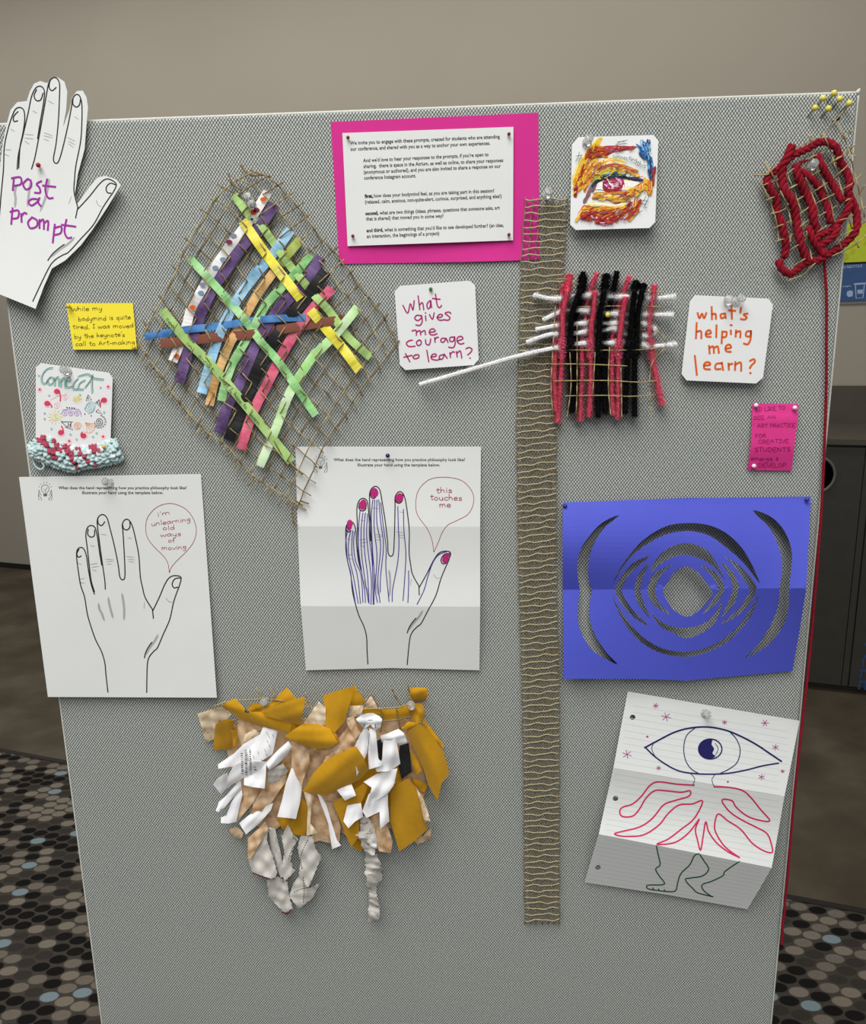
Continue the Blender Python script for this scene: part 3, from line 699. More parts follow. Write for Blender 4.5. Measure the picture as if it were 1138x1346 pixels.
# --- notice on pink card
pk = zD([(18, 80), (1088, 32), (1095, 790), (880, 797), (700, 802), (62, 812)])
h_pk = lambda x, y: 0.0012 + 0.002 * math.exp(-((y - 345) / 12.0) ** 2) * (0.5 + 0.5 * math.sin(x / 45.0))
o = sheet('pink_card', pk, h_pk, mat('magenta_card', (196, 38, 130), 0.7, 0.015, 20), origin=base_of(pk))
tag(o, 'large magenta pink backing card behind the typed notice', 'card')
wp = zD([(78, 137), (960, 105), (958, 690), (560, 704), (105, 720)])
h_wp = lambda x, y: 0.0036 + 0.0022 * max(0.0, math.sin((x - 455) / 222 * math.pi)) * max(0, (y - 240) / 85.0) ** 2 * (1 if y > 240 else 0)
notice = thing('typed_notice', base_of(wp, .003), 'typed white notice inviting responses, pinned on the magenta card', 'notice')
sheet('paper', wp, h_wp, m_paper, notice)
ik = Ink(h_wp)
NL = [('We invite you to engage with these prompts, created for students who are attending', 118, 197, 890, 163), ('our conference, and shared with you as a way to anchor your own experiences.', 120, 228, 840, 197),
 ("And we'd love to hear your responses to the prompts, if you're open to", 185, 287, 832, 255), ('sharing.  there is space in the Atrium, as well as online, to share your responses', 187, 317, 908, 285),
 ('(anonymous or authored), and you are also invited to share a response on our', 188, 347, 895, 315), ('conference Instagram account.', 190, 377, 458, 365),
 ('first, how does your bodymind feel, as you are taking part in this session?', 193, 471, 862, 442), ('(relaxed, calm, anxious, not-quite-alert, curious, surprised, and anything else!)', 195, 501, 900, 470),
 ('second, what are two things (ideas, phrases, questions that someone asks, art', 197, 560, 890, 530), ('that is shared) that moved you in some way?', 200, 588, 600, 572),
 ("and third, what is something that you'd like to see developed further? (an idea,", 203, 648, 910, 620), ('an interaction, the beginnings of a project)', 204, 678, 578, 662)]
for t_, a, b, c, d in NL:
    q = zD([(a, b), (c, d)]); type_line(ik, t_, q[0], q[1], 6.8, bold=0.016)
for t_, a, b, c, d in (('first,', 193, 471, 237, 469), ('second,', 197, 560, 262, 557), ('and third,', 203, 648, 288, 644)):
    q = zD([(a, b), (c, d)]); type_line(ik, t_, q[0], q[1], 6.6, bold=0.03)
ik.build('printed_text', mat('soft_black_print', (52, 50, 50), 0.7, 0), notice)
for (a, b), w_ in zip([(107, 160), (937, 142), (132, 668), (937, 661)], ('above the words We invite', 'above the word attending', 'beside an interaction', 'under the words an idea')):
    q = zD([(a, b)])[0]; ball_pin(q[0], q[1], 0.004, 'tiny dark red pin in the typed notice ' + w_, (120, 38, 40), 'dark_red', 0.0019, (0.1, -1, 0.3), 0.003, 'small red pins in the typed notice')

# --- left hand sheet
s1 = [(25, 627), (264, 623), (285, 917), (63, 916)]
h_s1 = lambda x, y: 0.003 + 0.007 * ((y - 625) / 292.0) ** 2 + 0.0012 * math.sin((x + y * .3) / 40.0)
sh1 = thing('hand_worksheet', base_of(s1), 'white worksheet with an uncoloured outline hand and pear-shaped speech bubble', 'worksheet', 'hand worksheets')
sheet('paper', s1, h_s1, m_paper, sh1, step=14)
hand_ink(h_s1, lambda p: zI(p), sh1, 1.45)
ik = Ink(h_s1)
for t_, a, b, c, d in (('What does the hand representing how you practice philosophy look like?', 230, 134, 915, 134), ('Illustrate your hand using the template below.', 357, 160, 790, 160)):
    q = zI([(a, b), (c, d)]); type_line(ik, t_, q[0], q[1], 5.6, bold=0.012)
ik.build('printed_text', m_ink_k, sh1)
bulb_icon(h_s1, zI([(160, 142)])[0], sh1)
m_red = mat('red_pen', (150, 46, 66), 0.7, 0)
ik = Ink(h_s1)
ik.stroke(zI([(823, 580), (815, 530), (790, 490), (740, 440), (705, 390), (697, 330), (710, 280), (750, 235), (800, 213), (850, 213), (910, 240), (950, 290), (967, 350), (955, 410), (920, 460), (860, 520), (835, 550), (823, 580)]), 0.75, 6)
for t_, a, b, c, d in (("i'm", 760, 280, 828, 268), ('unlearning', 728, 330, 938, 303), ('old', 788, 354, 852, 347), ('ways', 775, 390, 885, 382), ('of', 818, 421, 852, 417), ('moving', 782, 460, 915, 452)):
    q = zI([(a, b), (c, d)]); write(ik, t_, q[0], q[1], 3.2, 0.7, 0.15)
ik.build('speech_bubble', m_red, sh1)

# --- middle hand sheet (folded in three, coloured)
s2 = [(388, 587), (632, 587), (631, 692), (631, 797), (630, 881), (515, 878), (402, 881), (395, 794), (391, 692)]
def _p(y):
    if y < 692: return .002 + .006 * (max(0, y - 587) / 105.0) ** 2
    if y < 797: t = (y - 692) / 105.0; return .008 + .0044 * t - .0030 * math.sin(math.pi * t)
    t = (y - 797) / 84.0; return .0124 - .0084 * t
h_s2 = lambda x, y: _p(y - 0.004 * (x - 510)) + 0.0006 * math.sin(x / 30.0)
sh2 = thing('hand_worksheet', base_of(s2), 'creased worksheet with a purple-striped hand and magenta fingernails', 'worksheet', 'hand worksheets')
sheet('paper', s2, h_s2, m_paper, sh2, step=7, smooth=False, extra=[(x_, y_ + .004 * (x_ - 510)) for x_ in range(396, 631, 4) for y_ in (692, 797)])
mpJ = poly2([(345, 445), (465, 270), (600, 298), (885, 605), (735, 780), (572, 618), (495, 1218), (702, 1220), (423, 695), (405, 328), (690, 1035), (825, 830), (370, 710)],
            [(328, 468), (463, 286), (595, 314), (866, 637), (700, 823), (547, 652), (423, 1235), (633, 1238), (385, 735), (395, 347), (630, 1068), (783, 870), (325, 752)])
hand_ink(h_s2, lambda p: zJ(mpJ(p)), sh2, 1.35)
ik = Ink(h_s2)
for t_, a, b, c, d in (('What does the hand representing how you practice philosophy look like?', 238, 147, 942, 147), ('Illustrate your hand using the template below.', 367, 175, 808, 175)):
    q = zJ([(a, b), (c, d)]); type_line(ik, t_, q[0], q[1], 5.6, bold=0.012)
ik.build('printed_text', m_ink_k, sh2)
bulb_icon(h_s2, zJ([(168, 158)])[0], sh2)
for n_, (x_, y_) in zip(H_NAIL, ((325, 482), (398, 373), (462, 318), (595, 345), (838, 670))):
    ik = Ink(h_s2, 0.0006); ik.fill(zJ(mpJ(n_)), 3); ik.disc(zJ([(x_, y_)])[0], 4.0, 5.2)
    ik.build('painted_nail', mat('magenta_marker', (176, 34, 112), 0.7, 0.15, 500), sh2)
ik = Ink(h_s2, 0.0005)
for l in [[(315, 515), (305, 560), (305, 640), (330, 760), (355, 910)], [(330, 520), (318, 580), (320, 660), (345, 770), (370, 910)], [(340, 520), (335, 600), (340, 670), (365, 760), (382, 910)], [(350, 525), (345, 590), (355, 680), (385, 760), (395, 905)],
 [(380, 410), (372, 500), (370, 600), (385, 720), (405, 850), (408, 905)], [(395, 425), (385, 520), (388, 640), (400, 740), (425, 905)], [(408, 425), (400, 520), (405, 640), (420, 760), (428, 910)], [(420, 430), (415, 540), (425, 650), (440, 780), (438, 915)], [(430, 440), (430, 560), (445, 690), (450, 915)],
 [(448, 355), (440, 450), (445, 600), (455, 750), (454, 915)], [(458, 355), (455, 500), (470, 640), (465, 760), (460, 830), (473, 905)], [(470, 355), (470, 480), (490, 600), (475, 780), (487, 905)], [(480, 355), (490, 470), (505, 600), (490, 760), (488, 850)], [(490, 370), (505, 500), (520, 620), (518, 720), (535, 900)],
 [(582, 390), (585, 500), (588, 600), (580, 700), (555, 830), (552, 900)], [(612, 405), (615, 520), (625, 640), (620, 760), (610, 895)], [(640, 735), (640, 820), (636, 905)],
 [(845, 632), (800, 650), (768, 695), (742, 770), (722, 840), (685, 915)]]:
    ik.stroke(zJ(l), 1.15, 5)
ik.build('purple_stripes', mat('violet_pen', (62, 48, 140), 0.7, 0), sh2)
ik = Ink(h_s2)
ik.stroke(zJ([(775, 635), (765, 570), (740, 510), (690, 440), (678, 380), (690, 310), (730, 260), (780, 237), (860, 235), (930, 255), (980, 310), (988, 370), (960, 430), (900, 465), (850, 490), (820, 530), (800, 580), (775, 635)]), 0.75, 6)
for t_, a, b, c, d in (('this', 787, 318, 872, 316), ('touches', 755, 354, 925, 358), ('me', 805, 394, 865, 394)):
    q = zJ([(a, b), (c, d)]); write(ik, t_, q[0], q[1], 4.0, 0.9, 0.12)
ik.build('speech_bubble', m_red, sh2)

# --- cut-out paper hand at the panel corner
hp = zA([(185, 1290), (0, 1215), (-95, 1180), (-75, 1000), (-50, 870), (-30, 760), (-12, 640), (2, 540), (15, 430), (35, 330), (55, 255), (90, 215), (140, 209), (155, 160), (178, 118), (210, 105), (245, 116), (265, 95), (300, 85), (335, 108), (350, 160), (345, 250), (328, 345), (345, 300), (362, 255), (375, 190), (400, 157), (430, 155), (450, 190), (458, 240), (448, 360), (440, 460), (405, 590), (390, 690), (402, 742), (425, 715), (470, 650), (510, 606), (550, 598), (600, 615), (630, 645), (560, 760), (480, 880), (420, 960), (340, 1038), (270, 1080), (230, 1170)])
h_hp = lambda x, y: 0.003 + 0.012 * ((abs(y - 217) / 190.0) ** 2) * (1.0 if y > 217 else 0.35) + 0.010 * (max(0, x - 55) / 110.0) ** 2
hand = thing('paper_hand_cutout', base_of(hp), 'white cut-out paper hand reading post a prompt, pinned at the panel corner', 'paper hand')
sheet('paper', hp, h_hp, m_paper, hand, step=9)
mpA = poly2([(345, 445), (405, 328), (465, 270), (600, 298), (885, 605), (735, 780), (572, 618), (423, 695), (481, 668), (702, 1220), (740, 1000), (690, 1035), (790, 910), (338, 580), (370, 710)],
            [(103, 243), (205, 135), (295, 98), (412, 175), (602, 642), (390, 785), (287, 535), (97, 555), (168, 550), (175, 1245), (310, 1028), (238, 1040), (450, 905), (30, 420), (8, 610)])
hand_ink(h_hp, lambda p: zA(mpA(p)) if p is not H_LINES[0] else zA([(-30, 1000), (-12, 880), (-2, 790), (6, 690), (18, 560), (22, 450), (40, 360), (62, 290), (80, 252), (103, 242), (124, 258), (128, 310), (118, 380), (105, 440), (100, 500), (97, 558)]), hand, 1.5)
m_mag = mat('magenta_felt_pen', (150, 40, 150), 0.7, 0.1, 400)
ik = Ink(h_hp, 0.0006)
for s_ in [[(72, 608), (66, 672)], [(60, 610), (105, 605), (108, 640), (68, 650)], [(142, 615), (120, 640), (135, 668), (160, 655), (160, 625), (142, 613)], [(215, 625), (190, 640), (205, 660), (208, 685), (180, 685)], [(245, 615), (235, 670), (250, 712), (275, 712)], [(222, 648), (288, 655)],
           [(200, 720), (165, 718), (148, 735), (165, 752), (198, 730)], [(205, 712), (198, 735), (212, 755)],
           [(65, 765), (58, 848)], [(52, 785), (95, 778), (92, 815), (62, 820)], [(110, 795), (112, 838)], [(110, 810), (125, 790), (138, 795)], [(165, 815), (145, 840), (158, 870), (190, 860), (192, 830), (165, 813)], [(205, 825), (205, 870)], [(205, 840), (225, 825), (228, 875)], [(228, 845), (250, 832), (248, 880)],
           [(285, 850), (274, 945)], [(280, 870), (318, 862), (315, 895), (285, 905)], [(345, 825), (335, 885), (350, 920), (372, 918)], [(320, 852), (393, 862)]]:
    ik.stroke(zA(s_), 2.5, 5)
ik.build('lettering', m_mag, hand)
ball_pin(50.3, 217, 0.003, 'red ball pin through the white cut-out paper hand', (150, 24, 28), 'red', 0.0026, (0.1, -1, 0.3), 0.005)

# --- square cards
def card(name, pts, hf, label, cat, mat_=None, step=12):
    t = thing(name, base_of(pts), label, cat); sheet('card', pts, hf, mat_ or m_card, t, step=step, thick=0.0011); return t
c1 = zQ([(135, 182), (930, 122), (1000, 170), (1042, 1030), (985, 1092), (200, 1150), (135, 1090), (75, 245)])
h_c1 = lambda x, y: 0.003 + 0.004 * (y - 370) / 115.0
cd1 = card('question_card', c1, h_c1, 'white square card asking what gives me courage to learn in magenta pen', 'card')
ik = Ink(h_c1, 0.0009)
for s_ in [[(170, 405), (225, 495), (255, 385), (285, 460), (300, 350)], [(345, 295), (365, 455)], [(362, 400), (395, 375), (410, 455)], [(480, 350), (448, 390), (455, 440), (480, 430), (490, 360)], [(490, 350), (500, 432)], [(545, 275), (565, 400), (590, 432), (615, 405)], [(510, 325), (598, 335)],
           [(380, 525), (330, 520), (305, 555), (345, 580), (385, 545)], [(385, 520), (392, 590), (365, 635), (318, 630)], [(430, 525), (435, 580)], [(428, 490), (433, 494)], [(475, 510), (510, 565), (530, 490)], [(560, 545), (610, 540), (625, 515), (590, 510), (565, 545), (590, 575), (640, 572)], [(722, 500), (700, 482), (655, 495), (690, 525), (712, 550), (690, 575), (645, 570)],
           [(275, 700), (320, 692), (325, 750)], [(325, 715), (365, 695), (375, 745)], [(380, 715), (420, 695), (430, 742)], [(470, 715), (540, 705), (520, 675), (480, 690), (480, 735), (525, 745), (562, 730)],
           [(280, 805), (235, 815), (210, 845), (240, 878), (310, 875)], [(355, 805), (325, 830), (345, 868), (378, 850), (378, 815), (355, 803)], [(430, 800), (438, 850), (475, 855), (490, 790)], [(535, 775), (540, 830)], [(538, 800), (560, 772), (580, 775)], [(665, 785), (620, 785), (605, 815), (635, 830), (665, 790)], [(668, 785), (690, 832)], [(760, 770), (715, 775), (710, 812), (745, 820), (765, 780)], [(765, 765), (770, 850), (745, 892), (695, 885)], [(795, 815), (860, 790), (840, 762), (800, 775), (795, 820), (830, 850), (872, 840)],
           [(200, 960), (250, 1055)], [(180, 1002), (275, 980)], [(310, 978), (285, 1000), (310, 1020), (350, 1005), (350, 975), (310, 975)], [(445, 920), (468, 1055)], [(490, 1000), (550, 990), (545, 965), (505, 975), (500, 1020), (560, 1035), (600, 1020)], [(640, 970), (595, 985), (590, 1020), (625, 1020), (645, 975)], [(645, 965), (680, 1015)], [(710, 950), (718, 1005)], [(715, 970), (740, 940), (765, 945)], [(785, 935), (795, 1000)], [(795, 955), (830, 930), (848, 1012)], [(895, 905), (930, 890), (965, 910), (950, 945), (915, 975)], [(938, 1010), (946, 1014)]]:
    ik.stroke(zQ(s_), 1.7, 5)
ik.build('lettering', mat('magenta_pen', (160, 34, 104), 0.7, 0), cd1)
ball_pin(566, 380, 0.003, 'green ball pin in the card with magenta writing', (50, 120, 60), 'green', 0.0021, (0.0, -1, 0.4), 0.003)

c2 = zR([(165, 90), (645, 112), (675, 155), (610, 630), (565, 668), (110, 648), (77, 605), (132, 130)])
h_c2 = lambda x, y: 0.003 + 0.007 * (y - 390) / 115.0
cd2 = card('question_card', c2, h_c2, "white square card asking what's helping me learn in orange marker", 'card')
ik = Ink(h_c2, 0.0009)
for s_ in [[(183, 205), (195, 240), (212, 210), (225, 240), (240, 205)], [(275, 165), (277, 248)], [(277, 215), (300, 212), (303, 245)], [(360, 210), (335, 215), (338, 240), (360, 232)], [(362, 208), (368, 240)], [(405, 160), (408, 245)], [(385, 188), (432, 192)], [(467, 172), (462, 205)], [(512, 210), (485, 215), (505, 235), (490, 248), (465, 245)],
           [(177, 270), (172, 372)], [(175, 330), (205, 325), (207, 372)], [(235, 345), (270, 338), (260, 318), (240, 330), (240, 358), (270, 362)], [(307, 285), (305, 365)], [(345, 325), (340, 405)], [(345, 330), (372, 330), (368, 360), (343, 365)], [(400, 318), (402, 345)], [(398, 284), (408, 286)], [(435, 318), (432, 362)], [(433, 335), (462, 325), (462, 366)], [(530, 325), (505, 328), (500, 355), (525, 358), (533, 328)], [(533, 322), (530, 375), (512, 410), (485, 405)],
           [(258, 420), (262, 472)], [(262, 435), (285, 425), (290, 468)], [(292, 435), (315, 425), (322, 468)], [(365, 440), (402, 432), (390, 412), (368, 425), (370, 455), (402, 460)],
           [(165, 485), (178, 612)], [(222, 550), (265, 545), (255, 528), (230, 535), (228, 570), (265, 575)], [(340, 535), (305, 540), (300, 572), (335, 572)], [(342, 530), (350, 580)], [(385, 535), (388, 578)], [(387, 550), (402, 538), (412, 540)], [(430, 525), (428, 580)], [(430, 545), (465, 530), (468, 585)], [(525, 520), (550, 508), (558, 525), (535, 550), (525, 568)], [(527, 596), (531, 602)]]:
    ik.stroke(zR(s_), 2.5, 5)
ik.build('lettering', mat('orange_marker', (206, 88, 20), 0.7, 0.1, 400), cd2)
push_pin(957, 397, 0.004, 'clear push pin in the card with orange writing', (-0.35, -1, 0.3)); push_pin(966, 396, 0.004, 'clear push pin leaning right in the card with orange writing', (0.45, -1, 0.35))

# --- sticky notes
sn = zH([(348, 97), (800, 95), (815, 250), (828, 410), (395, 412), (372, 260)])
h_sn = lambda x, y: 0.0015 + 0.003 * ((y - 398) / 62.0)
note = thing('sticky_note', base_of(sn), 'yellow sticky note with black handwriting about feeling quite tired', 'sticky note', 'sticky notes')
sheet('paper', sn, h_sn, mat('yellow_note_paper', (228, 210, 54), 0.7, 0.02, 30), note, step=10)
ik = Ink(h_sn)
for t_, a, b, c, d in (('While my', 383, 150, 590, 145), ('bodymind is quite', 430, 217, 785, 203), ('tired, I was moved', 390, 272, 805, 260), ("by the keynote's", 402, 335, 745, 322), ('call to Art-making', 410, 385, 815, 375)):
    q = zH([(a, b), (c, d)]); write(ik, t_, q[0], q[1], 3.1, 0.65, 0.2)
ik.build('handwriting', mat('brown_black_pen', (66, 56, 20), 0.7, 0), note)
ball_pin(90, 402.5, 0.003, 'yellow ball pin at the upper corner of the yellow sticky note', (196, 176, 40), 'dull_yellow', 0.0026, (-.1, -1, .4), 0.004)
ball_pin(176, 457, 0.005, 'yellow ball pin at the lower corner of the yellow sticky note', (206, 184, 40), 'dull_yellow', 0.0024, (-.1, -1, .3), 0.003)
pn = zR([(540, 797), (842, 803), (838, 900), (815, 1090), (797, 1238), (508, 1236), (530, 1080), (540, 900)])
_pn = lerp_h([(530, .0016), (545, .004), (551, .0062), (556, .0055), (590, .008), (618, .003)])
h_pn = lambda x, y: _pn(y)
pnote = thing('sticky_note', base_of(pn), 'hot pink sticky note in capitals about an art practice', 'sticky note', 'sticky notes')
sheet('paper', pn, h_pn, mat('hot_pink_note_paper', (204, 50, 128), 0.65, 0.02, 30), pnote, step=6)
ik = Ink(h_pn)
for t_, a, b, c, d, x_ in (("I'D LIKE TO", 565, 850, 757, 838, 3.0), ('SEE AN', 548, 903, 695, 897, 2.6), ('ART PRACTICE', 575, 958, 822, 953, 3.0), ('FOR', 562, 1022, 630, 1020, 2.8), ('CREATIVE', 580, 1062, 780, 1056, 3.0), ('STUDENTS', 556, 1116, 790, 1112, 3.4), ('emerge &', 530, 1172, 715, 1176, 3.2), ('DEVELOP', 582, 1218, 763, 1214, 3.2)):
    q = zR([(a, b), (c, d)]); write(ik, t_, q[0], q[1], x_, 0.7, 0.12, sm=3)
ik.build('handwriting', mat('maroon_pen', (122, 16, 66), 0.7, 0), pnote)
for (a, b), w_ in zip([(566, 811), (820, 827), (552, 1209)], ("beside the word I'D", 'beside the word TO', 'beside the word DEVELOP')):
    q = zR([(a, b)])[0]; ball_pin(q[0], q[1], 0.003, 'white ball pin on the hot pink sticky note, ' + w_, (238, 214, 226), 'white', 0.0025, (0.0, -1, 0.2), 0.004, 'white pins in the pink sticky note')

# --- blue folded paper with cut slots
bo = zM([(62, 65), (320, 56), (575, 46), (830, 44), (1092, 40), (1083, 230), (1072, 425), (1045, 600), (1015, 765), (850, 780), (720, 791), (575, 805), (420, 798), (240, 797), (65, 797), (64, 620), (62, 430), (61, 240)])
SLOTS = [
 [(297, 117), (230, 145), (175, 200), (135, 260), (122, 320), (125, 380), (132, 430), (125, 480), (125, 560), (145, 620), (180, 675), (230, 710), (290, 738), (245, 690), (210, 640), (185, 590), (172, 530), (175, 470), (182, 430), (170, 390), (168, 330), (178, 270), (200, 220), (240, 165)],
 [(850, 98), (920, 120), (970, 165), (1000, 220), (1014, 280), (1010, 340), (1003, 425), (1000, 500), (985, 560), (950, 620), (900, 670), (812, 715), (860, 670), (910, 600), (940, 540), (958, 480), (962, 420), (972, 350), (970, 290), (950, 230), (920, 170)],
 [(265, 410), (310, 320), (370, 245), (430, 195), (500, 160), (580, 150), (660, 157), (730, 185), (790, 235), (830, 290), (860, 350), (880, 402), (840, 350), (800, 303), (740, 252), (680, 208), (630, 190), (575, 183), (500, 195), (440, 222), (370, 268), (320, 320)],
 [(268, 455), (300, 512), (350, 580), (410, 635), (480, 672), (570, 685), (650, 670), (720, 638), (790, 580), (840, 510), (875, 450), (845, 535), (790, 605), (730, 655), (650, 692), (575, 707), (490, 697), (420, 668), (360, 622), (305, 545)],
 [(425, 355), (450, 300), (500, 255), (575, 233), (650, 255), (690, 300), (735, 385), (690, 332), (640, 302), (575, 282), (510, 296), (460, 327)],
 [(415, 475), (440, 530), (490, 570), (570, 585), (640, 570), (690, 530), (725, 470), (702, 552), (650, 602), (575, 630), (520, 607), (458, 572)],
 [(578, 330), (630, 360), (660, 400), (685, 435), (670, 470), (620, 520), (575, 540), (520, 510), (490, 465), (478, 430), (500, 390), (530, 350)],
 [(425, 287), (350, 318), (300, 380), (280, 430), (310, 492), (360, 545), (415, 575), (352, 512), (320, 462), (306, 430), (320, 392), (362, 340)],
 [(425, 315), (378, 360), (360, 430), (378, 490), (425, 547), (402, 490), (384, 430), (396, 370)],
 [(520, 322), (450, 352), (420, 398), (414, 440), (438, 490), (515, 535), (462, 482), (446, 432), (456, 392), (482, 352)],
 [(735, 290), (800, 330), (850, 388), (866, 425), (842, 480), (792, 532), (715, 572), (788, 510), (828, 455), (838, 425), (810, 380), (770, 326)],
 [(718, 315), (765, 348), (790, 398), (791, 430), (772, 490), (720, 542), (748, 482), (766, 430), (763, 397), (740, 346)],
 [(625, 322), (690, 350), (725, 393), (731, 430), (702, 482), (640, 530), (688, 464), (707, 430), (699, 397), (668, 356)]]
slots = [cr(zM(s_), 3, True) for s_ in SLOTS]
def h_bl(x, y):
    t = min(1.0, max(0.0, (x - 740) / 322.0)); fold = 775.0 - 2 * t
    hf_ = 0.0045 + 0.034 * t                              # along the horizontal crease
    top = 0.003 + 0.008 * math.sin(math.pi * t) ; bot = 0.0185 - 0.0155 * t
    if y < fold:
        u = (y - 657) / (fold - 657); base = top + (hf_ - top) * u
        base += (0.0150 * (1 - t) + 0.003 * t) * math.sin(math.pi * min(1, max(0, u))) 
    else:
        u = (y - fold) / (890 - fold); base = hf_ + (bot - hf_) * u
        base += (0.002 - 0.004 * t) * math.sin(math.pi * min(1, max(0, u)))
    return base + 0.0022 * max(0.0, 1 - abs(x - 902) / 60.0) * (1 if y > fold else -0.6)
blue = thing('cut_blue_paper', base_of(bo), 'folded blue paper with eye-shaped and crescent slots cut through it', 'paper cutting')
ex = [(742 + i * 4.0, 775.0 - 2 * (i * 4.0 + 2) / 322.0) for i in range(81)] + [(902, 660 + 5 * i) for i in range(46)]
sheet('paper', bo, h_bl, mat('royal_blue_paper', (75, 83, 190), 0.65, 0.02, 40), blue, slots, 7.0, extra=ex, smooth=False)
ball_pin(742.5, 665, 0.004, 'blue ball pin at the blue paper corner beside the burlap ribbon', (52, 50, 120), 'blue', 0.0026, (-.1, -1, .4), 0.004)
ball_pin(1060.5, 656.5, 0.004, 'blue ball pin at the blue paper corner beside the red yarn', (52, 50, 120), 'blue', 0.0026, (.1, -1, .3), 0.004)

# --- lined paper monster, folded in three
lo = zN([(258, 65), (650, 132), (1037, 198), (1003, 370), (968, 540), (940, 700), (910, 865), (855, 960), (800, 1052), (430, 985), (62, 930), (95, 820), (127, 711), (160, 560), (193, 412), (225, 240)])
def fold_t(x, y):          # 0 at the top edge, 1 and 2 at the folds, 3 at the bottom
    a = y - (909 + (x - 825) * .171); b = y - (1009.5 + (x - 806) * .165); c = y - (1096.5 + (x - 787) * .195); d = y - (1160 + (x - 768) * .165)
    if b < 0: return a / (a - b)
    if c < 0: return 1 + b / (b - c)
    return 2 + c / max(1e-6, c - d)
def _ln(t):
    if t < 1: return .003 + .0188 * max(0, t) ** 1.4
    if t < 2: return .0218 + .0144 * (t - 1) - .0075 * math.sin(math.pi * (t - 1))
    return .0362 - .0302 * min(1.1, t - 2)
h_ln = lambda x, y: _ln(fold_t(x, y))
holesN = [[(c[0] + 3.7 * math.cos(i * math.pi / 7), c[1] + 3.5 * math.sin(i * math.pi / 7)) for i in range(14)] for c in zN([(280, 182), (203, 550), (123, 863)])]
lined = thing('lined_paper_drawing', base_of(lo), 'creased lined paper drawing of an eye creature with pink tentacles and green legs', 'drawing')
fl_ = []
for k_ in range(80):
    t_ = k_ / 79.0; fl_ += [(806 + t_ * 224, 1009.5 + t_ * 224 * .165), (787 + t_ * 226, 1096.5 + t_ * 226 * .195)]
sheet('paper', lo, h_ln, m_paper, lined, holesN, 6.0, extra=fl_, smooth=False)
ik = Ink(h_ln, 0.0003)
for i in range(34):
    q = (i + 2) / 36.0 * 3
    pts = []
    for j in range(25):
        xx = 760 + j * 12.0; lo_, hi_ = 900.0, 1215.0
        for _ in range(18):
            md = (lo_ + hi_) / 2
            if fold_t(xx, md) < q: lo_ = md
            else: hi_ = md
        pts.append((xx, lo_))
    pts = [p for p, k in zip(pts, inpoly(np.array(pts), lo)) if k]
    if len(pts) > 2: ik.stroke(pts, 0.45, 0)
ik.build('ruled_lines', mat('faint_ruling', (186, 190, 196), 0.8, 0), lined)
def stroke_part(name, lines, z, hf, m, parent, w, eps=0.0005, sm=5):
    ik = Ink(hf, eps)
    for l in lines: ik.stroke(z(l), w, sm)
    return ik.build(name, m, parent)
m_navy = mat('navy_pen', (26, 24, 84), 0.6, 0.05)
ik = Ink(h_ln, 0.0006)
ik.stroke(zN([(335, 320), (400, 285), (470, 250), (540, 231), (620, 226), (700, 240), (770, 268), (840, 305), (900, 345), (955, 382)]), 2.2)
ik.stroke(zN([(340, 320), (375, 355), (430, 395), (490, 425), (560, 437), (640, 440), (720, 435), (800, 420), (870, 402), (942, 390)]), 1.9)
ik.stroke(zN([(375, 300), (367, 325), (380, 355)]), .9)
ik.stroke(zN([(562, 232), (525, 265), (512, 320), (520, 375), (545, 415), (580, 437)]), 1.2); ik.stroke(zN([(715, 243), (750, 280), (768, 330), (755, 385), (720, 415), (680, 435)]), 1.2)
cc = zN([(632, 326)])[0]; ik.stroke([(cc[0] + 15.4 * math.cos(i * math.pi / 12), cc[1] + 13.2 * math.sin(i * math.pi / 12)) for i in range(25)], 1.7, 0)
ik.fill(zN([(640, 282), (600, 290), (580, 325), (592, 355), (625, 370), (655, 360), (642, 345), (650, 325), (638, 305)]), 3)
ik.stroke(zN([(655, 300), (668, 325), (655, 355)]), .8)
ik.stroke(zN([(545, 440), (562, 460), (553, 490)]), .8); ik.stroke(zN([(655, 440), (640, 465), (650, 497)]), .8)
ik.build('eye_drawing', m_navy, lined)
stroke_part('tentacle_drawing', [[(560, 490), (480, 485), (400, 475), (360, 490), (320, 540), (280, 575), (235, 590), (222, 610), (235, 632), (280, 630), (310, 600), (340, 550), (380, 515), (430, 515), (500, 522), (540, 515), (535, 540), (470, 560), (420, 580), (370, 640), (310, 680), (210, 705), (205, 715), (250, 722), (330, 715), (400, 670), (440, 620), (490, 580), (550, 575), (598, 562), (560, 640), (500, 690), (440, 735), (390, 758), (470, 750), (530, 710), (570, 660), (582, 645), (565, 690), (575, 740), (588, 785), (600, 720), (612, 655), (625, 700), (660, 750), (710, 790), (765, 818)],
 [(765, 818), (700, 770), (660, 710), (652, 670), (668, 620), (710, 650), (770, 690), (820, 750), (870, 785), (912, 795), (910, 760), (890, 710), (840, 680), (780, 650), (720, 610), (685, 558), (730, 560), (750, 590), (800, 630), (860, 650), (902, 650), (860, 600), (820, 550), (780, 515), (720, 500), (650, 497)]], zN, h_ln, mat('crimson_pen', (196, 40, 86), 0.6, 0), lined, 2.0)
stroke_part('leg_drawing', [[(388, 762), (395, 800), (405, 850), (385, 870), (400, 900), (425, 938), (370, 942), (345, 945), (352, 960), (400, 968), (440, 972), (475, 968), (485, 930), (500, 890), (540, 850), (560, 810), (582, 800)], [(585, 805), (605, 835), (625, 870), (600, 900), (550, 910), (520, 915), (530, 935), (550, 955), (570, 975), (600, 985), (645, 996)], [(765, 835), (700, 880), (690, 900), (640, 925), (595, 942), (605, 970), (640, 995)], [(375, 962), (372, 955)], [(400, 968), (398, 960)], [(425, 970), (424, 963)]], zN, h_ln, mat('green_pen', (24, 84, 48), 0.6, 0), lined, 1.6)
ik = Ink(h_ln, 0.0005)
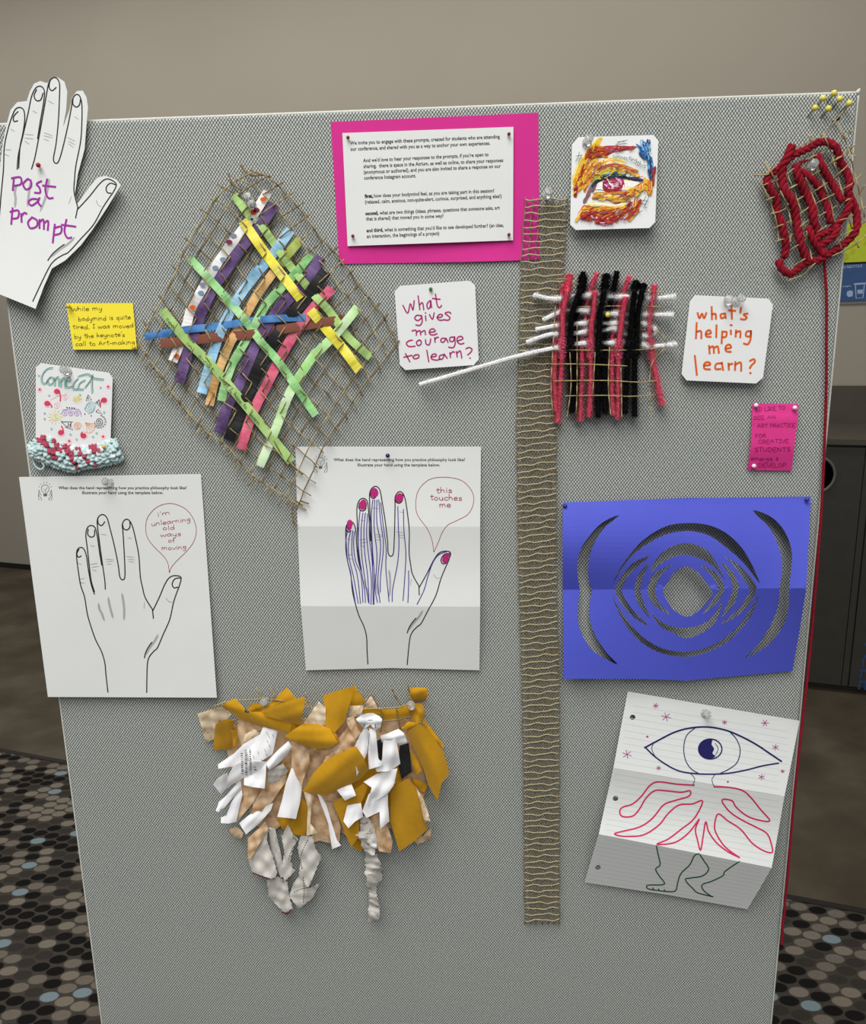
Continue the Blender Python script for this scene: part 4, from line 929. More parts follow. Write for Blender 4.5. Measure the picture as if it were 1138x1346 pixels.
for x_, y_, r_ in ((385, 130, 13), (432, 180, 22), (697, 205, 12), (880, 208, 17), (928, 318, 15), (255, 350, 21), (398, 412, 11), (865, 453, 15), (960, 427, 9), (712, 475, 4), (347, 270, 5)):
    ik = Ink(h_ln, 0.0005)
    for k_ in range(3):
        a_ = k_ * math.pi / 3 + x_ * .1; ik.stroke(zN([(x_ - r_ * math.cos(a_), y_ - r_ * .9 * math.sin(a_)), (x_ + r_ * math.cos(a_), y_ + r_ * .9 * math.sin(a_))]), .8, 0)
    ik.build('star_doodle', mat('plum_pen', (150, 44, 116), 0.6, 0), lined)
push_pin(926, 937, 0.004, 'clear push pin in the lined paper drawing', (0.05, -1, 0.3))
push_pin(145, 634, 0.003, 'clear push pin above the heading of the uncoloured hand worksheet', (-0.2, -1, 0.3))
ball_pin(509.5, 599, 0.004, 'navy ball pin above the purple-striped hand worksheet heading', (28, 32, 70), 'navy', 0.0026, (0.0, -1, 0.2), 0.004)

# --- painted eye card
c3 = zE([(140, 95), (1030, 70), (1092, 135), (1055, 1110), (985, 1182), (105, 1205), (38, 1140), (60, 180)])
h_c3 = lambda x, y: 0.003 + 0.010 * (y - 180) / 120.0
cd3 = card('painted_eye_card', c3, h_c3, 'white square card with a colourful brush-painted eye', 'painting')
PAL = {'Y': (212, 172, 34), 'O': (200, 112, 26), 'R': (168, 54, 24), 'D': (138, 26, 26), 'C': (152, 28, 54), 'G': (156, 154, 44), 'T': (44, 92, 112), 'N': (34, 34, 56), 'B': (28, 86, 156), 'L': (92, 170, 214), 'M': (168, 32, 100), 'P': (234, 216, 130), 'W': (236, 232, 222), 'U': (142, 82, 72), 'V': (116, 84, 96), 'E': (236, 164, 80), 'K': (222, 168, 190), 'H': (40, 74, 62)}
paint = {}; lay = [0]
def brush(c, w, pts, fine=True):
    lay[0] += 1; e = 0.0000022 * lay[0]
    ik = paint.setdefault(c, Ink(h_c3, 0.0009))
    p = zE(pts); ik.stroke(p, w / 9.104 * 1.12, 6, e, taper=.4, wobble=.22)
    if fine:
        alt = {'Y': 'EOP', 'O': 'YRE', 'R': 'ODO', 'D': 'RCR', 'C': 'DMK', 'G': 'YTY', 'T': 'GNL', 'N': 'TN', 'B': 'LNL', 'L': 'BW', 'M': 'CKW', 'P': 'YWE', 'W': 'PW', 'U': 'VRO', 'V': 'UN', 'E': 'OYP', 'K': 'MW', 'H': 'H'}[c]
        for k in range(9):
            o_ = RND.uniform(-.75, .75) * w; lay[0] += 1
            a, b = sorted((RND.uniform(0, .7), RND.uniform(.3, 1)))
            q = cr(pts, 6); q = q[int(a * (len(q) - 1)):int(b * (len(q) - 1)) + 2]
            if len(q) < 3: continue
            q = [(x_ + o_ * .5, y_ + o_ * .8) for x_, y_ in q]
            paint.setdefault(alt[k % len(alt)], Ink(h_c3, 0.0009)).stroke(zE(q), w * RND.uniform(.14, .30) / 9.104, 0, 0.0000022 * lay[0], taper=True)
for c_, w_, p_ in [('Y', 62, [(405, 115), (300, 230), (200, 360), (130, 500), (85, 640)]), ('P', 60, [(340, 440), (440, 395), (560, 365), (690, 400)]), ('Y', 80, [(350, 360), (250, 470), (200, 570), (165, 700)]), ('O', 46, [(330, 400), (270, 500), (225, 610), (215, 740)]),
 ('R', 74, [(240, 350), (300, 275), (390, 245), (520, 265)]), ('R', 40, [(300, 335), (420, 305), (530, 268)]), ('C', 26, [(450, 215), (560, 212), (690, 216), (825, 213)]), ('C', 24, [(440, 300), (540, 262), (650, 238), (790, 228)]),
 ('D', 46, [(200, 470), (160, 600), (115, 690), (98, 800)]), ('R', 30, [(215, 440), (180, 545), (130, 650)]), ('O', 34, [(480, 330), (400, 310), (340, 330)]),
 ('E', 46, [(600, 460), (740, 500), (860, 560)]), ('U', 30, [(230, 650), (330, 520), (450, 450), (580, 425), (710, 452), (835, 498)]), ('R', 18, [(640, 425), (740, 460), (830, 495)]), ('O', 30, [(260, 620), (340, 545), (420, 500)]),
 ('G', 48, [(310, 620), (390, 540), (500, 495), (620, 490)]), ('Y', 22, [(480, 470), (560, 465), (650, 480)]), ('T', 40, [(400, 590), (500, 545), (610, 525), (690, 560)]), ('W', 90, [(370, 690), (470, 650), (620, 660), (760, 660), (830, 640)]),
 ('M', 70, [(450, 660), (490, 600), (580, 590), (650, 630), (640, 690), (560, 715), (480, 700), (450, 655)]), ('M', 60, [(480, 650), (620, 650)]), ('D', 26, [(430, 690), (470, 730), (560, 735), (640, 700), (670, 640)]), ('C', 34, [(500, 620), (530, 680), (600, 700)]), ('K', 36, [(540, 700), (580, 680), (610, 640)]), ('W', 20, [(500, 630), (515, 650), (560, 690)]), ('K', 16, [(600, 600), (640, 620), (650, 660)]),
 ('N', 30, [(250, 770), (330, 650), (430, 590), (560, 568), (690, 575), (800, 600), (925, 606)]), ('N', 16, [(760, 575), (840, 585), (920, 610)]), ('V', 38, [(205, 870), (250, 790), (290, 700)]), ('V', 20, [(300, 740), (330, 700), (350, 670)]),
 ('Y', 62, [(340, 800), (450, 800), (560, 830), (660, 830)]), ('O', 26, [(320, 770), (420, 765), (560, 765), (760, 745)]), ('O', 36, [(310, 820), (380, 790), (450, 790)]), ('P', 22, [(380, 770), (460, 795), (530, 790)]), ('R', 16, [(600, 830), (660, 800)]), ('G', 22, [(560, 870), (660, 870), (760, 830)]),
 ('U', 56, [(650, 840), (740, 780), (850, 690)]), ('R', 26, [(770, 740), (850, 680), (920, 640)]), ('O', 56, [(960, 620), (995, 690), (985, 770)]), ('E', 44, [(820, 790), (870, 710), (950, 650)]), ('G', 20, [(830, 840), (890, 740), (930, 690)]), ('Y', 26, [(945, 660), (960, 720), (1000, 760)]),
 ('R', 48, [(880, 850), (820, 940), (750, 1000)]), ('O', 34, [(820, 830), (800, 960), (720, 1060)]), ('D', 30, [(760, 870), (700, 960), (620, 1030)]), ('O', 26, [(860, 960), (800, 1030), (740, 1090)]), ('P', 50, [(260, 890), (420, 900), (600, 920), (690, 890)]),
 ('O', 46, [(130, 1070), (210, 945), (320, 960), (440, 950), (570, 955)]), ('Y', 28, [(105, 1095), (165, 1000), (220, 930)]), ('R', 52, [(170, 1030), (250, 985), (400, 1030), (560, 1000)]), ('D', 52, [(190, 1070), (300, 1050), (450, 1080), (560, 1070), (650, 1030)]), ('C', 30, [(340, 1105), (430, 1125), (540, 1110)]), ('K', 18, [(290, 1030), (320, 1060), (360, 1050)]), ('K', 16, [(480, 1060), (510, 1080)]), ('R', 30, [(560, 1080), (660, 1010), (740, 930)]),
 ('B', 58, [(880, 230), (920, 300), (985, 350), (1000, 460), (1000, 550)]), ('L', 20, [(900, 240), (960, 280), (1000, 340)]), ('B', 20, [(835, 180), (880, 215)]), ('L', 24, [(885, 130), (905, 210)]), ('B', 24, [(965, 125), (945, 230)]), ('B', 20, [(995, 150), (965, 240)]), ('N', 26, [(870, 290), (930, 340)]), ('D', 34, [(1055, 450), (1030, 560), (1030, 660)]), ('N', 24, [(1000, 480), (1000, 600)])]:
    brush(c_, w_, p_)
def dabs(zone, cols, ang, n, L=(35, 80), w=(9, 20)):
    A = np.array(zone, float)
    for _ in range(n):
        for _t in range(30):
            q = np.array([[RND.uniform(A[:, 0].min(), A[:, 0].max()), RND.uniform(A[:, 1].min(), A[:, 1].max())]])
            if inpoly(q, zone)[0]: break
        a = math.radians(ang + RND.uniform(-16, 16)); l = RND.uniform(*L) / 2; x_, y_ = q[0]; dx, dy = math.cos(a) * l, math.sin(a) * l
        lay[0] += 1
        paint.setdefault(RND.choice(cols), Ink(h_c3, 0.0009)).stroke(zE([(x_ - dx, y_ - dy), (x_ + RND.uniform(-6, 6), y_ + RND.uniform(-6, 6)), (x_ + dx, y_ + dy)]), RND.uniform(*w) / 9.104, 4, 0.0000022 * lay[0], taper=True)
dabs([(400, 120), (300, 240), (80, 620), (85, 780), (130, 780), (220, 600), (300, 420), (330, 300)], 'YYYORD', 118, 60)
dabs([(300, 420), (220, 600), (200, 730), (240, 720), (330, 540), (460, 430), (480, 390)], 'YOOEU', 120, 30)
dabs([(240, 360), (300, 250), (470, 205), (830, 205), (800, 235), (560, 262), (360, 330)], 'RRDCO', -18, 40)
dabs([(260, 620), (350, 500), (580, 410), (830, 480), (900, 580), (700, 500), (560, 460), (400, 510)], 'UROEYU', 5, 34, (30, 70), (7, 15))
dabs([(320, 620), (400, 530), (520, 500), (680, 520), (700, 555), (540, 550), (420, 590)], 'GGTYT', -18, 22, (25, 60), (7, 14))
dabs([(320, 780), (640, 770), (850, 670), (940, 640), (900, 740), (770, 850), (570, 870), (330, 830)], 'YOGUEVRY', -22, 56)
dabs([(120, 1080), (210, 935), (560, 965), (760, 870), (890, 845), (860, 960), (740, 1070), (560, 1130), (340, 1110), (180, 1070)], 'RDDDCROD', -38, 95, (30, 75), (8, 18))
dabs([(180, 960), (300, 935), (560, 950), (700, 900), (700, 930), (560, 985), (250, 985)], 'OYOE', -10, 26, (30, 60), (8, 15))
dabs([(930, 600), (1020, 640), (1015, 760), (960, 760), (870, 700)], 'OYEO', 95, 22, (35, 70), (9, 16))
dabs([(860, 190), (920, 140), (1000, 140), (1000, 250), (1030, 430), (1020, 560), (975, 560), (965, 380), (870, 290)], 'BBLNTB', 75, 44, (25, 55), (8, 16))
dabs([(440, 640), (500, 590), (600, 590), (660, 630), (630, 700), (540, 725), (470, 700)], 'MCKDMW', 40, 26, (18, 40), (7, 13))
dabs([(1030, 470), (1060, 460), (1045, 640), (1010, 650)], 'DDUN', 96, 12, (30, 60), (8, 14))
for a, b in [((430, 610), (400, 560)), ((500, 580), (490, 535)), ((575, 565), (578, 520)), ((690, 560), (715, 510)), ((740, 575), (770, 540)), ((820, 590), (860, 570)), ((370, 640), (335, 610))]: brush('N', 9, [a, b], False)
lay[0] += 1
ik = paint.setdefault('H', Ink(h_c3, 0.0009)); ee = 0.0000022 * lay[0]
for a in [[(580, 188), (640, 150), (722, 130)], [(600, 150), (690, 145)], [(620, 178), (712, 168)], [(105, 385), (135, 330), (150, 270)], [(140, 390), (180, 300)], [(110, 320), (170, 310)], [(885, 905), (950, 800)], [(925, 925), (985, 800)], [(890, 850), (975, 860)], [(890, 890), (945, 900)], [(860, 1000), (905, 970)], [(930, 930), (960, 940)]]: ik.stroke(zE(a), .7, 4, ee)
q = zE([(545, 335), (840, 385)]); write(ik, 'connecting', q[0], q[1], 3.0, .6, .2, ee); q = zE([(828, 420), (935, 470)]); write(ik, 'this', q[0], q[1], 3.6, .6, .2, ee)
for c_, ik in paint.items():
    ik.build('paint_strokes', mat('paint_' + c_, PAL[c_], 0.6, 0.18, 700), cd3)['kind'] = 'stuff'
push_pin(771, 188, 0.005, 'clear push pin in the painted eye card', (0.1, -1, 0.25))

# --- connect card with crochet hem
c4 = zCo([(180, 55), (520, 103), (855, 150), (897, 205), (885, 560), (872, 905), (500, 920), (130, 900), (131, 500), (132, 100)])
h_c4 = lambda x, y: 0.003 + 0.005 * (y - 477) / 110.0
cd4 = card('crochet_edged_card', c4, h_c4, 'white card lettered Connect with doodles and a mint crochet hem', 'card')
m_teal = mat('pale_teal_marker', (146, 186, 176), 0.7, 0.1, 300); m_gry = mat('pencil_grey', (104, 116, 116), 0.7, 0); m_cr = mat('raspberry_marker', (192, 60, 92), 0.7, 0.05)
C_ = [[(290, 105), (235, 120), (190, 180), (185, 240), (215, 265), (250, 235)], [(270, 200), (240, 235), (262, 272), (300, 255), (300, 210), (268, 202)], [(310, 205), (318, 280)], [(318, 235), (345, 195), (358, 285)], [(372, 215), (378, 295)], [(378, 250), (405, 205), (420, 300)], [(425, 240), (470, 235), (450, 200), (425, 245), (440, 300), (490, 290)], [(545, 215), (505, 260), (500, 315), (545, 320)], [(615, 230), (565, 260), (550, 315), (600, 320)], [(690, 175), (685, 260), (690, 350)], [(550, 190), (640, 170), (710, 210), (800, 222)], [(620, 300), (690, 205)]]
stroke_part('teal_lettering', C_, zCo, h_c4, m_teal, cd4, 2.2, 0.0010)
stroke_part('pencil_outline', [[(x_ + 9, y_ - 9) for x_, y_ in l] for l in C_], zCo, h_c4, m_gry, cd4, 0.6, 0.0012)
for x_, y_, dx, dy in ((340, 338, 32, 95), (243, 458, 45, 38), (810, 425, -38, 68), (380, 748, 5, -65), (605, 780, -12, -38)):
    ik = Ink(h_c4, 0.0010); c = zCo([(x_, y_)])[0]; ik.disc(c, 3.9, 3.5)
    e = zCo([(x_ + dx, y_ + dy)])[0]; sg = 1 if dx >= 0 else -1
    ik.stroke([(c[0] + sg * 3.0, c[1]), ((c[0] + e[0]) / 2 + sg * 2.4, (c[1] + e[1]) / 2), e], 1.6, 5)
    ik.build('raspberry_comma', m_cr, cd4)
for x_, y_ in ((168, 318), (850, 290), (800, 788), (462, 832)):
    ik = Ink(h_c4, 0.0010); ik.disc(zCo([(x_, y_)])[0], 1.5); ik.build('raspberry_dot', m_cr, cd4)
for x_, y_, r_ in ((168, 318, 3.4), (850, 290, 3.4), (800, 788, 3.4), (462, 832, 3.4), (340, 340, 5.2), (243, 458, 5.2), (810, 425, 5.2), (380, 748, 5.2), (605, 780, 5.2)):
    ik = Ink(h_c4, 0.0008); ik.disc(zCo([(x_, y_)])[0], r_)
    ik.build('pink_halo', mat('pale_pink_marker', (232, 190, 196), 0.7, 0), cd4)
ik = Ink(h_c4, 0.0010)
for x_, y_ in ((262, 378), (158, 180), (775, 300), (570, 370), (217, 555), (217, 610), (285, 710), (475, 765), (535, 815), (735, 752), (700, 790), (810, 545)):
    ik = Ink(h_c4, 0.0010); ik.disc(zCo([(x_, y_)])[0], 1.5); ik.build('teal_dot', m_teal, cd4)
def spiral(c, r, turns): return [(c[0] + r * t * math.cos(turns * 6.283 * t), c[1] + r * t * math.sin(turns * 6.283 * t)) for t in np.linspace(.05, 1, 40)]
ik = Ink(h_c4, 0.0010)
for x_, y_ in ((440, 498), (465, 500), (490, 502), (513, 505)): ik.disc(zCo([(x_, y_)])[0], .9)
ik.stroke(zCo(spiral((760, 640), 45, 2.5)), .7, 0)
for k_ in range(9):
    a_ = -1.2 + k_ * .42; c = (760 + 62 * math.cos(a_), 640 + 62 * math.sin(a_)); ik.stroke(zCo([(c[0] - 8, c[1]), (c[0] + 4, c[1] - 9), (c[0] + 8, c[1] + 6)]), .6, 3)
for t_ in ([(650, 372), (685, 420), (628, 430), (650, 372)], [(762, 420), (720, 455), (758, 478), (762, 420)], [(730, 535), (750, 515), (790, 565), (730, 540)], [(382, 640), (498, 640), (440, 690), (382, 640)], [(420, 690), (500, 720), (470, 660)], [(450, 650), (455, 690)], [(480, 645), (470, 700)]): ik.stroke(zCo(t_), .7, 0)
ik.disc(zCo([(650, 405)])[0], .9); ik.disc(zCo([(742, 450)])[0], .9); ik.disc(zCo([(618, 562)])[0], .8); ik.disc(zCo([(682, 580)])[0], .8)
ik.build('ink_doodles', m_ink_k, cd4)
for nm, rgb, ls in (('lilac_doodle', (176, 140, 196), [spiral((420, 555), 38, 2), spiral((480, 560), 32, 2), spiral((540, 560), 34, 2), [(400, 520), (560, 515), (580, 585)]]), ('teal_doodle', (130, 178, 182), [spiral((665, 495), 52, 2.5), [(620, 520), (640, 460), (690, 440), (720, 480), (700, 540), (650, 560)]]),
                    ('orange_doodle', (222, 164, 124), [spiral((545, 685), 42, 3)] + [[(625, 650), (625 + 95 * math.cos(a_), 650 + 90 * math.sin(a_))] for a_ in (.1, .35, .6, .85, 1.1, 1.4)] + [[(715, 670), (710, 720), (660, 752), (610, 735)]]),
                    ('yellow_doodle', (214, 206, 120), [spiral((325, 590), 40, 2.5)] + [[(325 + 45 * math.cos(a_), 590 + 45 * math.sin(a_)), (325 + 75 * math.cos(a_), 590 + 75 * math.sin(a_))] for a_ in np.arange(0, 6.2, .52)] + [[(540 + 10 * math.cos(a_), 415 + 10 * math.sin(a_)), (540 + 48 * math.cos(a_), 415 + 44 * math.sin(a_))] for a_ in np.arange(0, 6.2, .5)]),
                    ('pink_doodle', (232, 188, 190), [spiral((420, 400), 34, 2), spiral((340, 480), 36, 2), [(280, 420), (330, 390), (440, 360)]])):
    stroke_part(nm, ls, zCo, h_c4, mat(nm, rgb, 0.7, 0), cd4, 0.75, 0.0009, 2)
# crochet: rows of knotted loops, three yarn colours
cro_top = [(70, 880), (150, 800), (230, 790), (330, 845), (440, 880), (530, 900), (620, 890), (720, 880), (810, 870), (880, 830), (935, 810)]
cro_bot = [(95, 975), (170, 1010), (260, 1050), (360, 1085), (450, 1112), (510, 1120), (600, 1095), (720, 1075), (840, 1050), (930, 1035), (990, 1010)]
ct_, cb_ = resample(zCo(cro_top), .5), resample(zCo(cro_bot), .5)
def blob(mb, c, ax, L, r, n=6, m=5):
    ax = np.asarray(ax, float); ax /= np.linalg.norm(ax); prof = [(L * (i / m - .5), r * math.sqrt(max(.04, 1 - (2 * i / m - 1) ** 2))) for i in range(m + 1)]
    lathe(mb, c, ax, prof, n)
cr_m, cr_r, cr_w = MB(), MB(), MB()
NR, NCc = 5, 21
for i in range(NR):
    for j in range(NCc):
        u = min(.999, max(0, (j + .5 * (i % 2) + RND.uniform(-.3, .3)) / NCc)); v_ = (i + .35 + RND.uniform(-.3, .3)) / NR
        a = ct_[min(len(ct_) - 1, int(u * (len(ct_) - 1)))]; b = cb_[min(len(cb_) - 1, int(u * (len(cb_) - 1)))]
        p = a * (1 - v_) + b * v_
        red = (i <= 1 and j in (3, 4, 6, 7, 9, 10, 12, 15, 16)) or (i in (2, 3) and j in (5, 6, 10, 13)) or (i == 4 and j in (11, 15))
        wht = (not red) and RND.random() < .2
        mb = cr_r if red else (cr_w if wht else cr_m)
        h = .0085 + .0035 * math.sin(math.pi * v_) + RND.uniform(-.0008, .0008)
        for sg in (-1, 1):
            c = np.array(onboard(p[0] + sg * 1.3, p[1], h)); blob(mb, c, (sg * .55 + RND.uniform(-.3, .3), RND.uniform(-.4, .4), 1), .0078, .0024)
        c = np.array(onboard(p[0], p[1] + 1.9, h + .0012)); blob(mb, c, (1, RND.uniform(-.4, .4), RND.uniform(-.6, .6)), .0072, .0022)
for i in range(70):       # bumpy rim loops
    u = i / 69; b = cb_[int(u * (len(cb_) - 1))]; c = np.array(onboard(b[0] + RND.uniform(-1, 1), b[1] + 1.0 + 1.2 * math.sin(i * 2.1), .007)); blob(cr_m, c, (RND.uniform(-1, 1), -.3, RND.uniform(-1, 1)), .006, .0019)
for i in range(40):
    sd = RND.choice([0, 1]); u = RND.random(); q = zCo([(75 + 40 * u, 880 + 100 * u)] if sd == 0 else [(915 + 80 * u, 800 + 215 * u)])[0]; blob(cr_m if i % 3 else cr_w, np.array(onboard(q[0], q[1], .008)), (RND.uniform(-1, 1), -.3, 1), .006, .002)
lp = cr([onboard(a, b, .008) for a, b in zCo([(105, 960), (100, 1020), (130, 1090), (180, 1115), (210, 1085), (190, 1045)])], 8); tube(cr_m, lp, .0011, 6)
for nm, mb, rgb in (('mint_stitches', cr_m, (176, 200, 200)), ('raspberry_stitches', cr_r, (158, 62, 84)), ('cream_stitches', cr_w, (200, 210, 212))):
    o = mb.build(nm, mat(nm, rgb, 0.95, 0.14, 260, bump=.4, bscale=1500, sheen=.2), cd4, smooth=True); o['kind'] = 'stuff'
push_pin(89.5, 488.5, 0.004, 'clear push pin in the card lettered Connect', (-0.1, -1, 0.3))
ball_pin(136.5, 587.5, 0.013, 'yellow ball pin in the mint crochet hem', (214, 160, 60), 'amber', 0.0024, (0, -1, .3), 0.004)

# ================================================================== woven twine net with paper strips
m_tw = mat('tan_twine', (156, 140, 100), 0.9, 0.22, 250, bump=.4, bscale=1600)
m_tw2 = mat('brown_twine', (124, 106, 72), 0.9, 0.22, 250, bump=.4, bscale=1600)
net = thing('woven_twine_net', onboard(395, 668, .004), 'diamond-hung twine net woven with coloured paper strips', 'woven net')
eTR = resample(cr([(333, 226), (355, 235), (372, 250), (395, 278), (416, 306), (442, 336), (477, 382), (500, 412), (517, 440), (521, 453)], 8), 1.0)
eTL = resample(cr([(333, 226), (312, 237), (294, 250), (278, 270), (268, 288), (257, 305), (245, 324), (236, 345), (222, 378), (208, 402), (196, 424), (184, 450)], 8), 1.0)
eLB = resample(cr([(184, 450), (199, 477), (224, 512), (259, 556), (300, 588), (322, 616), (357, 641), (392, 664)], 8), 1.0)
eRB = resample(cr([(521, 453), (512, 466), (477, 508), (450, 550), (428, 582), (414, 612), (402, 640), (392, 664)], 8), 1.0)
def ev(c, t): x = t * (len(c) - 1); i = int(min(len(c) - 2, x)); return c[i] * (1 - (x - i)) + c[i + 1] * (x - i)
def coons(u, v):           # u along T->R, v along T->L
    a = ev(eTR, u) * (1 - v) + ev(eLB, u) * v; b = ev(eTL, v) * (1 - u) + ev(eRB, v) * u
    c = eTR[0] * (1 - u) * (1 - v) + eTR[-1] * u * (1 - v) + eTL[-1] * (1 - u) * v + eLB[-1] * u * v
    return a + b - c
NU, NV = 16, 13
GRID = np.array([[coons(i / 80, j / 80) for j in range(81)] for i in range(81)])
def uv_of(p):
    d = ((GRID - np.asarray(p)) ** 2).sum(2); i, j = np.unravel_index(d.argmin(), d.shape); return i / 80, j / 80
def wob(seed, t, a=1.0): return a * (math.sin(t * 23 + seed * 1.7) * .5 + math.sin(t * 41 + seed * 3.1) * .35 + math.sin(t * 77 + seed) * .25)
HB = 0.0078
netlift = lambda p: .0035 * min(1, max(0, (p[1] - 560) / 40.0))
def strand(pts2, hs, r, m, parent, name='twine_strand'):
    b = MB(); tube(b, onboard_arr(pts2, hs), r, 5); return b.build(name, m, parent, smooth=True)
for i in range(NU + 1):                       # strands running down-left to up-right
    u = i / NU; pts, hs = [], []
    e0, e1 = RND.uniform(.0, .04), RND.uniform(.02, .05)
    for k in range(-3, 84):
        v = k / 80.0
        if v < -e1 or v > 1 + e0: continue
        vc = min(1, max(0, v)); p = coons(u, vc)
        if v != vc: p = p + (coons(u, vc) - coons(u, vc - .02 if v > 1 else vc + .02)) * abs(v - vc) / .02
        pts.append((p[0] + wob(i, v, 1.4), p[1] + wob(i + 9, v, 1.4))); hs.append(HB + netlift(p) + .0036 * max(-1, min(1, 2.6 * math.sin(math.pi * (vc * NV + i)))) * (1 if .08 < vc < .92 else .3))
    strand(pts, hs, .00072 if i not in (0, NU) else .0008, m_tw2 if i % 3 else m_tw, net)
for j in range(NV + 1):
    v = j / NV; pts, hs = [], []
    e0, e1 = RND.uniform(.02, .05), RND.uniform(.02, .05)
    for k in range(-4, 85):
        u = k / 80.0
        if u < -e0 or u > 1 + e1: continue
        uc = min(1, max(0, u)); p = coons(uc, v)
        if u != uc: p = p + (coons(uc, v) - coons(uc - .02 if u > 1 else uc + .02, v)) * abs(u - uc) / .02
        pts.append((p[0] + wob(j + 4, u, 1.4), p[1] + wob(j + 14, u, 1.4))); hs.append(HB + netlift(p) - .0036 * max(-1, min(1, 2.6 * math.sin(math.pi * (uc * NU + j)))) * (1 if .08 < uc < .92 else .3))
    strand(pts, hs, .00072 if j not in (0, NV) else .0008, m_tw if j % 2 else m_tw2, net)
for l in ([(316, 216), (322, 225), (332, 231), (345, 230), (355, 233)], [(300, 228), (306, 242), (318, 250)], [(386, 660), (384, 672), (386, 686), (391, 690)], [(394, 658), (406, 662)], [(385, 655), (398, 665)], [(352, 562), (372, 600), (398, 624)]):
    strand(cr(l, 6), .006 if l[0][1] < 560 else .0105, .0010, m_tw2, net, 'loose_end')
for i in range(26):     # frayed knots along the lower left edge
    t = .05 + .9 * i / 25; p = ev(eLB, t); q = p + np.array([RND.uniform(-9, -2), RND.uniform(4, 14)])
    strand(cr([tuple(p), tuple((p + q) / 2 + np.array([RND.uniform(-2, 2), 0])), tuple(q)], 4), .0095, .0008, m_tw, net, 'loose_end')
def pstrip(pts, w, m, base, fam, name='paper_strip', amp=.0014, th=.0003):
    """a paper strip woven through the net; fam = 'u' runs along the strands of constant u"""
    p = resample(cr(pts, 8), 1.6); d = np.gradient(p, axis=0); d /= np.linalg.norm(d, axis=1)[:, None]; n = np.stack([-d[:, 1], d[:, 0]], 1)
    V, F = [], []
    for i, (q, nn) in enumerate(zip(p, n)):
        u, v = uv_of(q)
        ph = math.pi * (v * NV + .5) if fam == 'u' else math.pi * (u * NU + .5) if fam == 'v' else math.pi * i / 16.0
        h = HB + base + amp * math.sin(ph)
        for s_ in (-.5, 0, .5): V.append(onboard(q[0] + nn[0] * w * s_, q[1] + nn[1] * w * s_, h + (.0006 if s_ == 0 else 0)))
    for i in range(len(p) - 1):
        for k in range(2): F.append((i * 3 + k, i * 3 + k + 1, (i + 1) * 3 + k + 1, (i + 1) * 3 + k))
    V = np.array(V); f = F[0]
    if np.cross(V[f[1]] - V[f[0]], V[f[2]] - V[f[0]])[1] > 0: F = [tuple(reversed(f)) for f in F]
    return mk(name, V, F, m, net, smooth=True, thick=th), p, n
pm = {'purple': patchmat('purple_strip', [(78, 56, 96), (98, 76, 118), (112, 90, 134)], 60), 'lblue': patchmat('light_blue_strip', [(112, 164, 196), (150, 192, 216), (170, 206, 226)], 60), 'olive': patchmat('olive_strip', [(138, 150, 64), (164, 176, 96)], 70), 'tan': patchmat('tan_strip', [(186, 142, 84), (206, 164, 110), (212, 178, 120)], 60),
      'green': patchmat('green_strip', [(118, 182, 110), (146, 200, 134), (172, 214, 160)], 55), 'black': mat('black_strip', (30, 30, 33), 0.6, .1), 'pink': patchmat('pink_strip', [(176, 62, 92), (204, 98, 122), (216, 126, 140)], 60), 'pgreen': patchmat('pale_green_strip', [(150, 206, 122), (186, 222, 160), (214, 226, 206)], 45), 'ygreen': patchmat('leaf_green_strip', [(150, 184, 106), (172, 204, 132)], 60),
      'yellow': patchmat('yellow_strip', [(216, 204, 62), (232, 220, 84), (236, 226, 120)], 60), 'blue': patchmat('blue_strip', [(56, 102, 158), (80, 130, 186), (96, 148, 200)], 60), 'brown': mat('brown_strip', (124, 74, 58), 0.7, .08), 'white': mat('white_strip', (220, 218, 216), 0.7, .03)}
WS, _, _ = pstrip([(352, 252), (332, 284), (313, 309), (297, 330), (283, 350), (264, 383), (251, 406), (245, 428), (234, 458), (227, 475)], 12.5, pm['white'], 0, 'u')
b_ = {}
for x_, y_, c_ in ((346, 262, 'o'), (333, 279, 'r'), (337, 276, 'm'), (331, 288, 'k'), (307, 310, 'g'), (301, 318, 'm'), (293, 341, 'b'), (283, 352, 'b'), (266, 374, 'g'), (264, 385, 'b'), (253, 404, 'o'), (232, 468, 'o')):
    b_.setdefault(c_, []).append((x_, y_))
for c_, l in b_.items():
    for q in l:
        ik = Ink(lambda x, y: HB + .0022); ik.disc(q, 4.2 if c_ != 'k' else 2, 3.0 if c_ != 'k' else 1.6)
        ik.build('paint_spot', mat('spot_' + c_, {'o': (204, 92, 30), 'r': (196, 50, 30), 'm': (120, 40, 70), 'k': (40, 36, 36), 'g': (120, 130, 150), 'b': (112, 140, 168)}[c_], 0.7, 0), WS)
pstrip([(361, 268), (341, 298), (316, 327), (297, 355), (278, 383), (262, 418), (248, 461), (235, 503)], 14, pm['purple'], 0, 'u')
pstrip([(382, 302), (357, 336), (338, 358), (319, 383), (303, 409), (291, 434), (281, 461), (265, 517)], 13, pm['lblue'], .001, 'u')
pstrip([(394, 315), (381, 331), (368, 347)], 12, pm['olive'], .001, 'u')
pstrip([(364, 352), (341, 383), (324, 412), (311, 437), (302, 452), (284, 496), (275, 533)], 11.5, pm['tan'], 0, 'u')
pstrip([(408, 334), (388, 360), (370, 378), (350, 400), (336, 425), (320, 453), (306, 477), (296, 505), (291, 527)], 11, pm['green'], .001, 'u')
pstrip([(422, 338), (395, 377), (367, 406), (340, 445), (331, 465), (316, 502), (300, 531), (288, 569)], 14, pm['purple'], 0, 'u')
pstrip([(428, 357), (401, 393), (382, 415), (357, 450), (341, 480), (326, 515), (307, 562), (300, 579)], 15.5, pm['black'], .0012, 'u')
pstrip([(436, 379), (408, 409), (386, 440), (370, 467), (351, 505), (332, 543), (316, 591)], 13, pm['pink'], .0005, 'u')
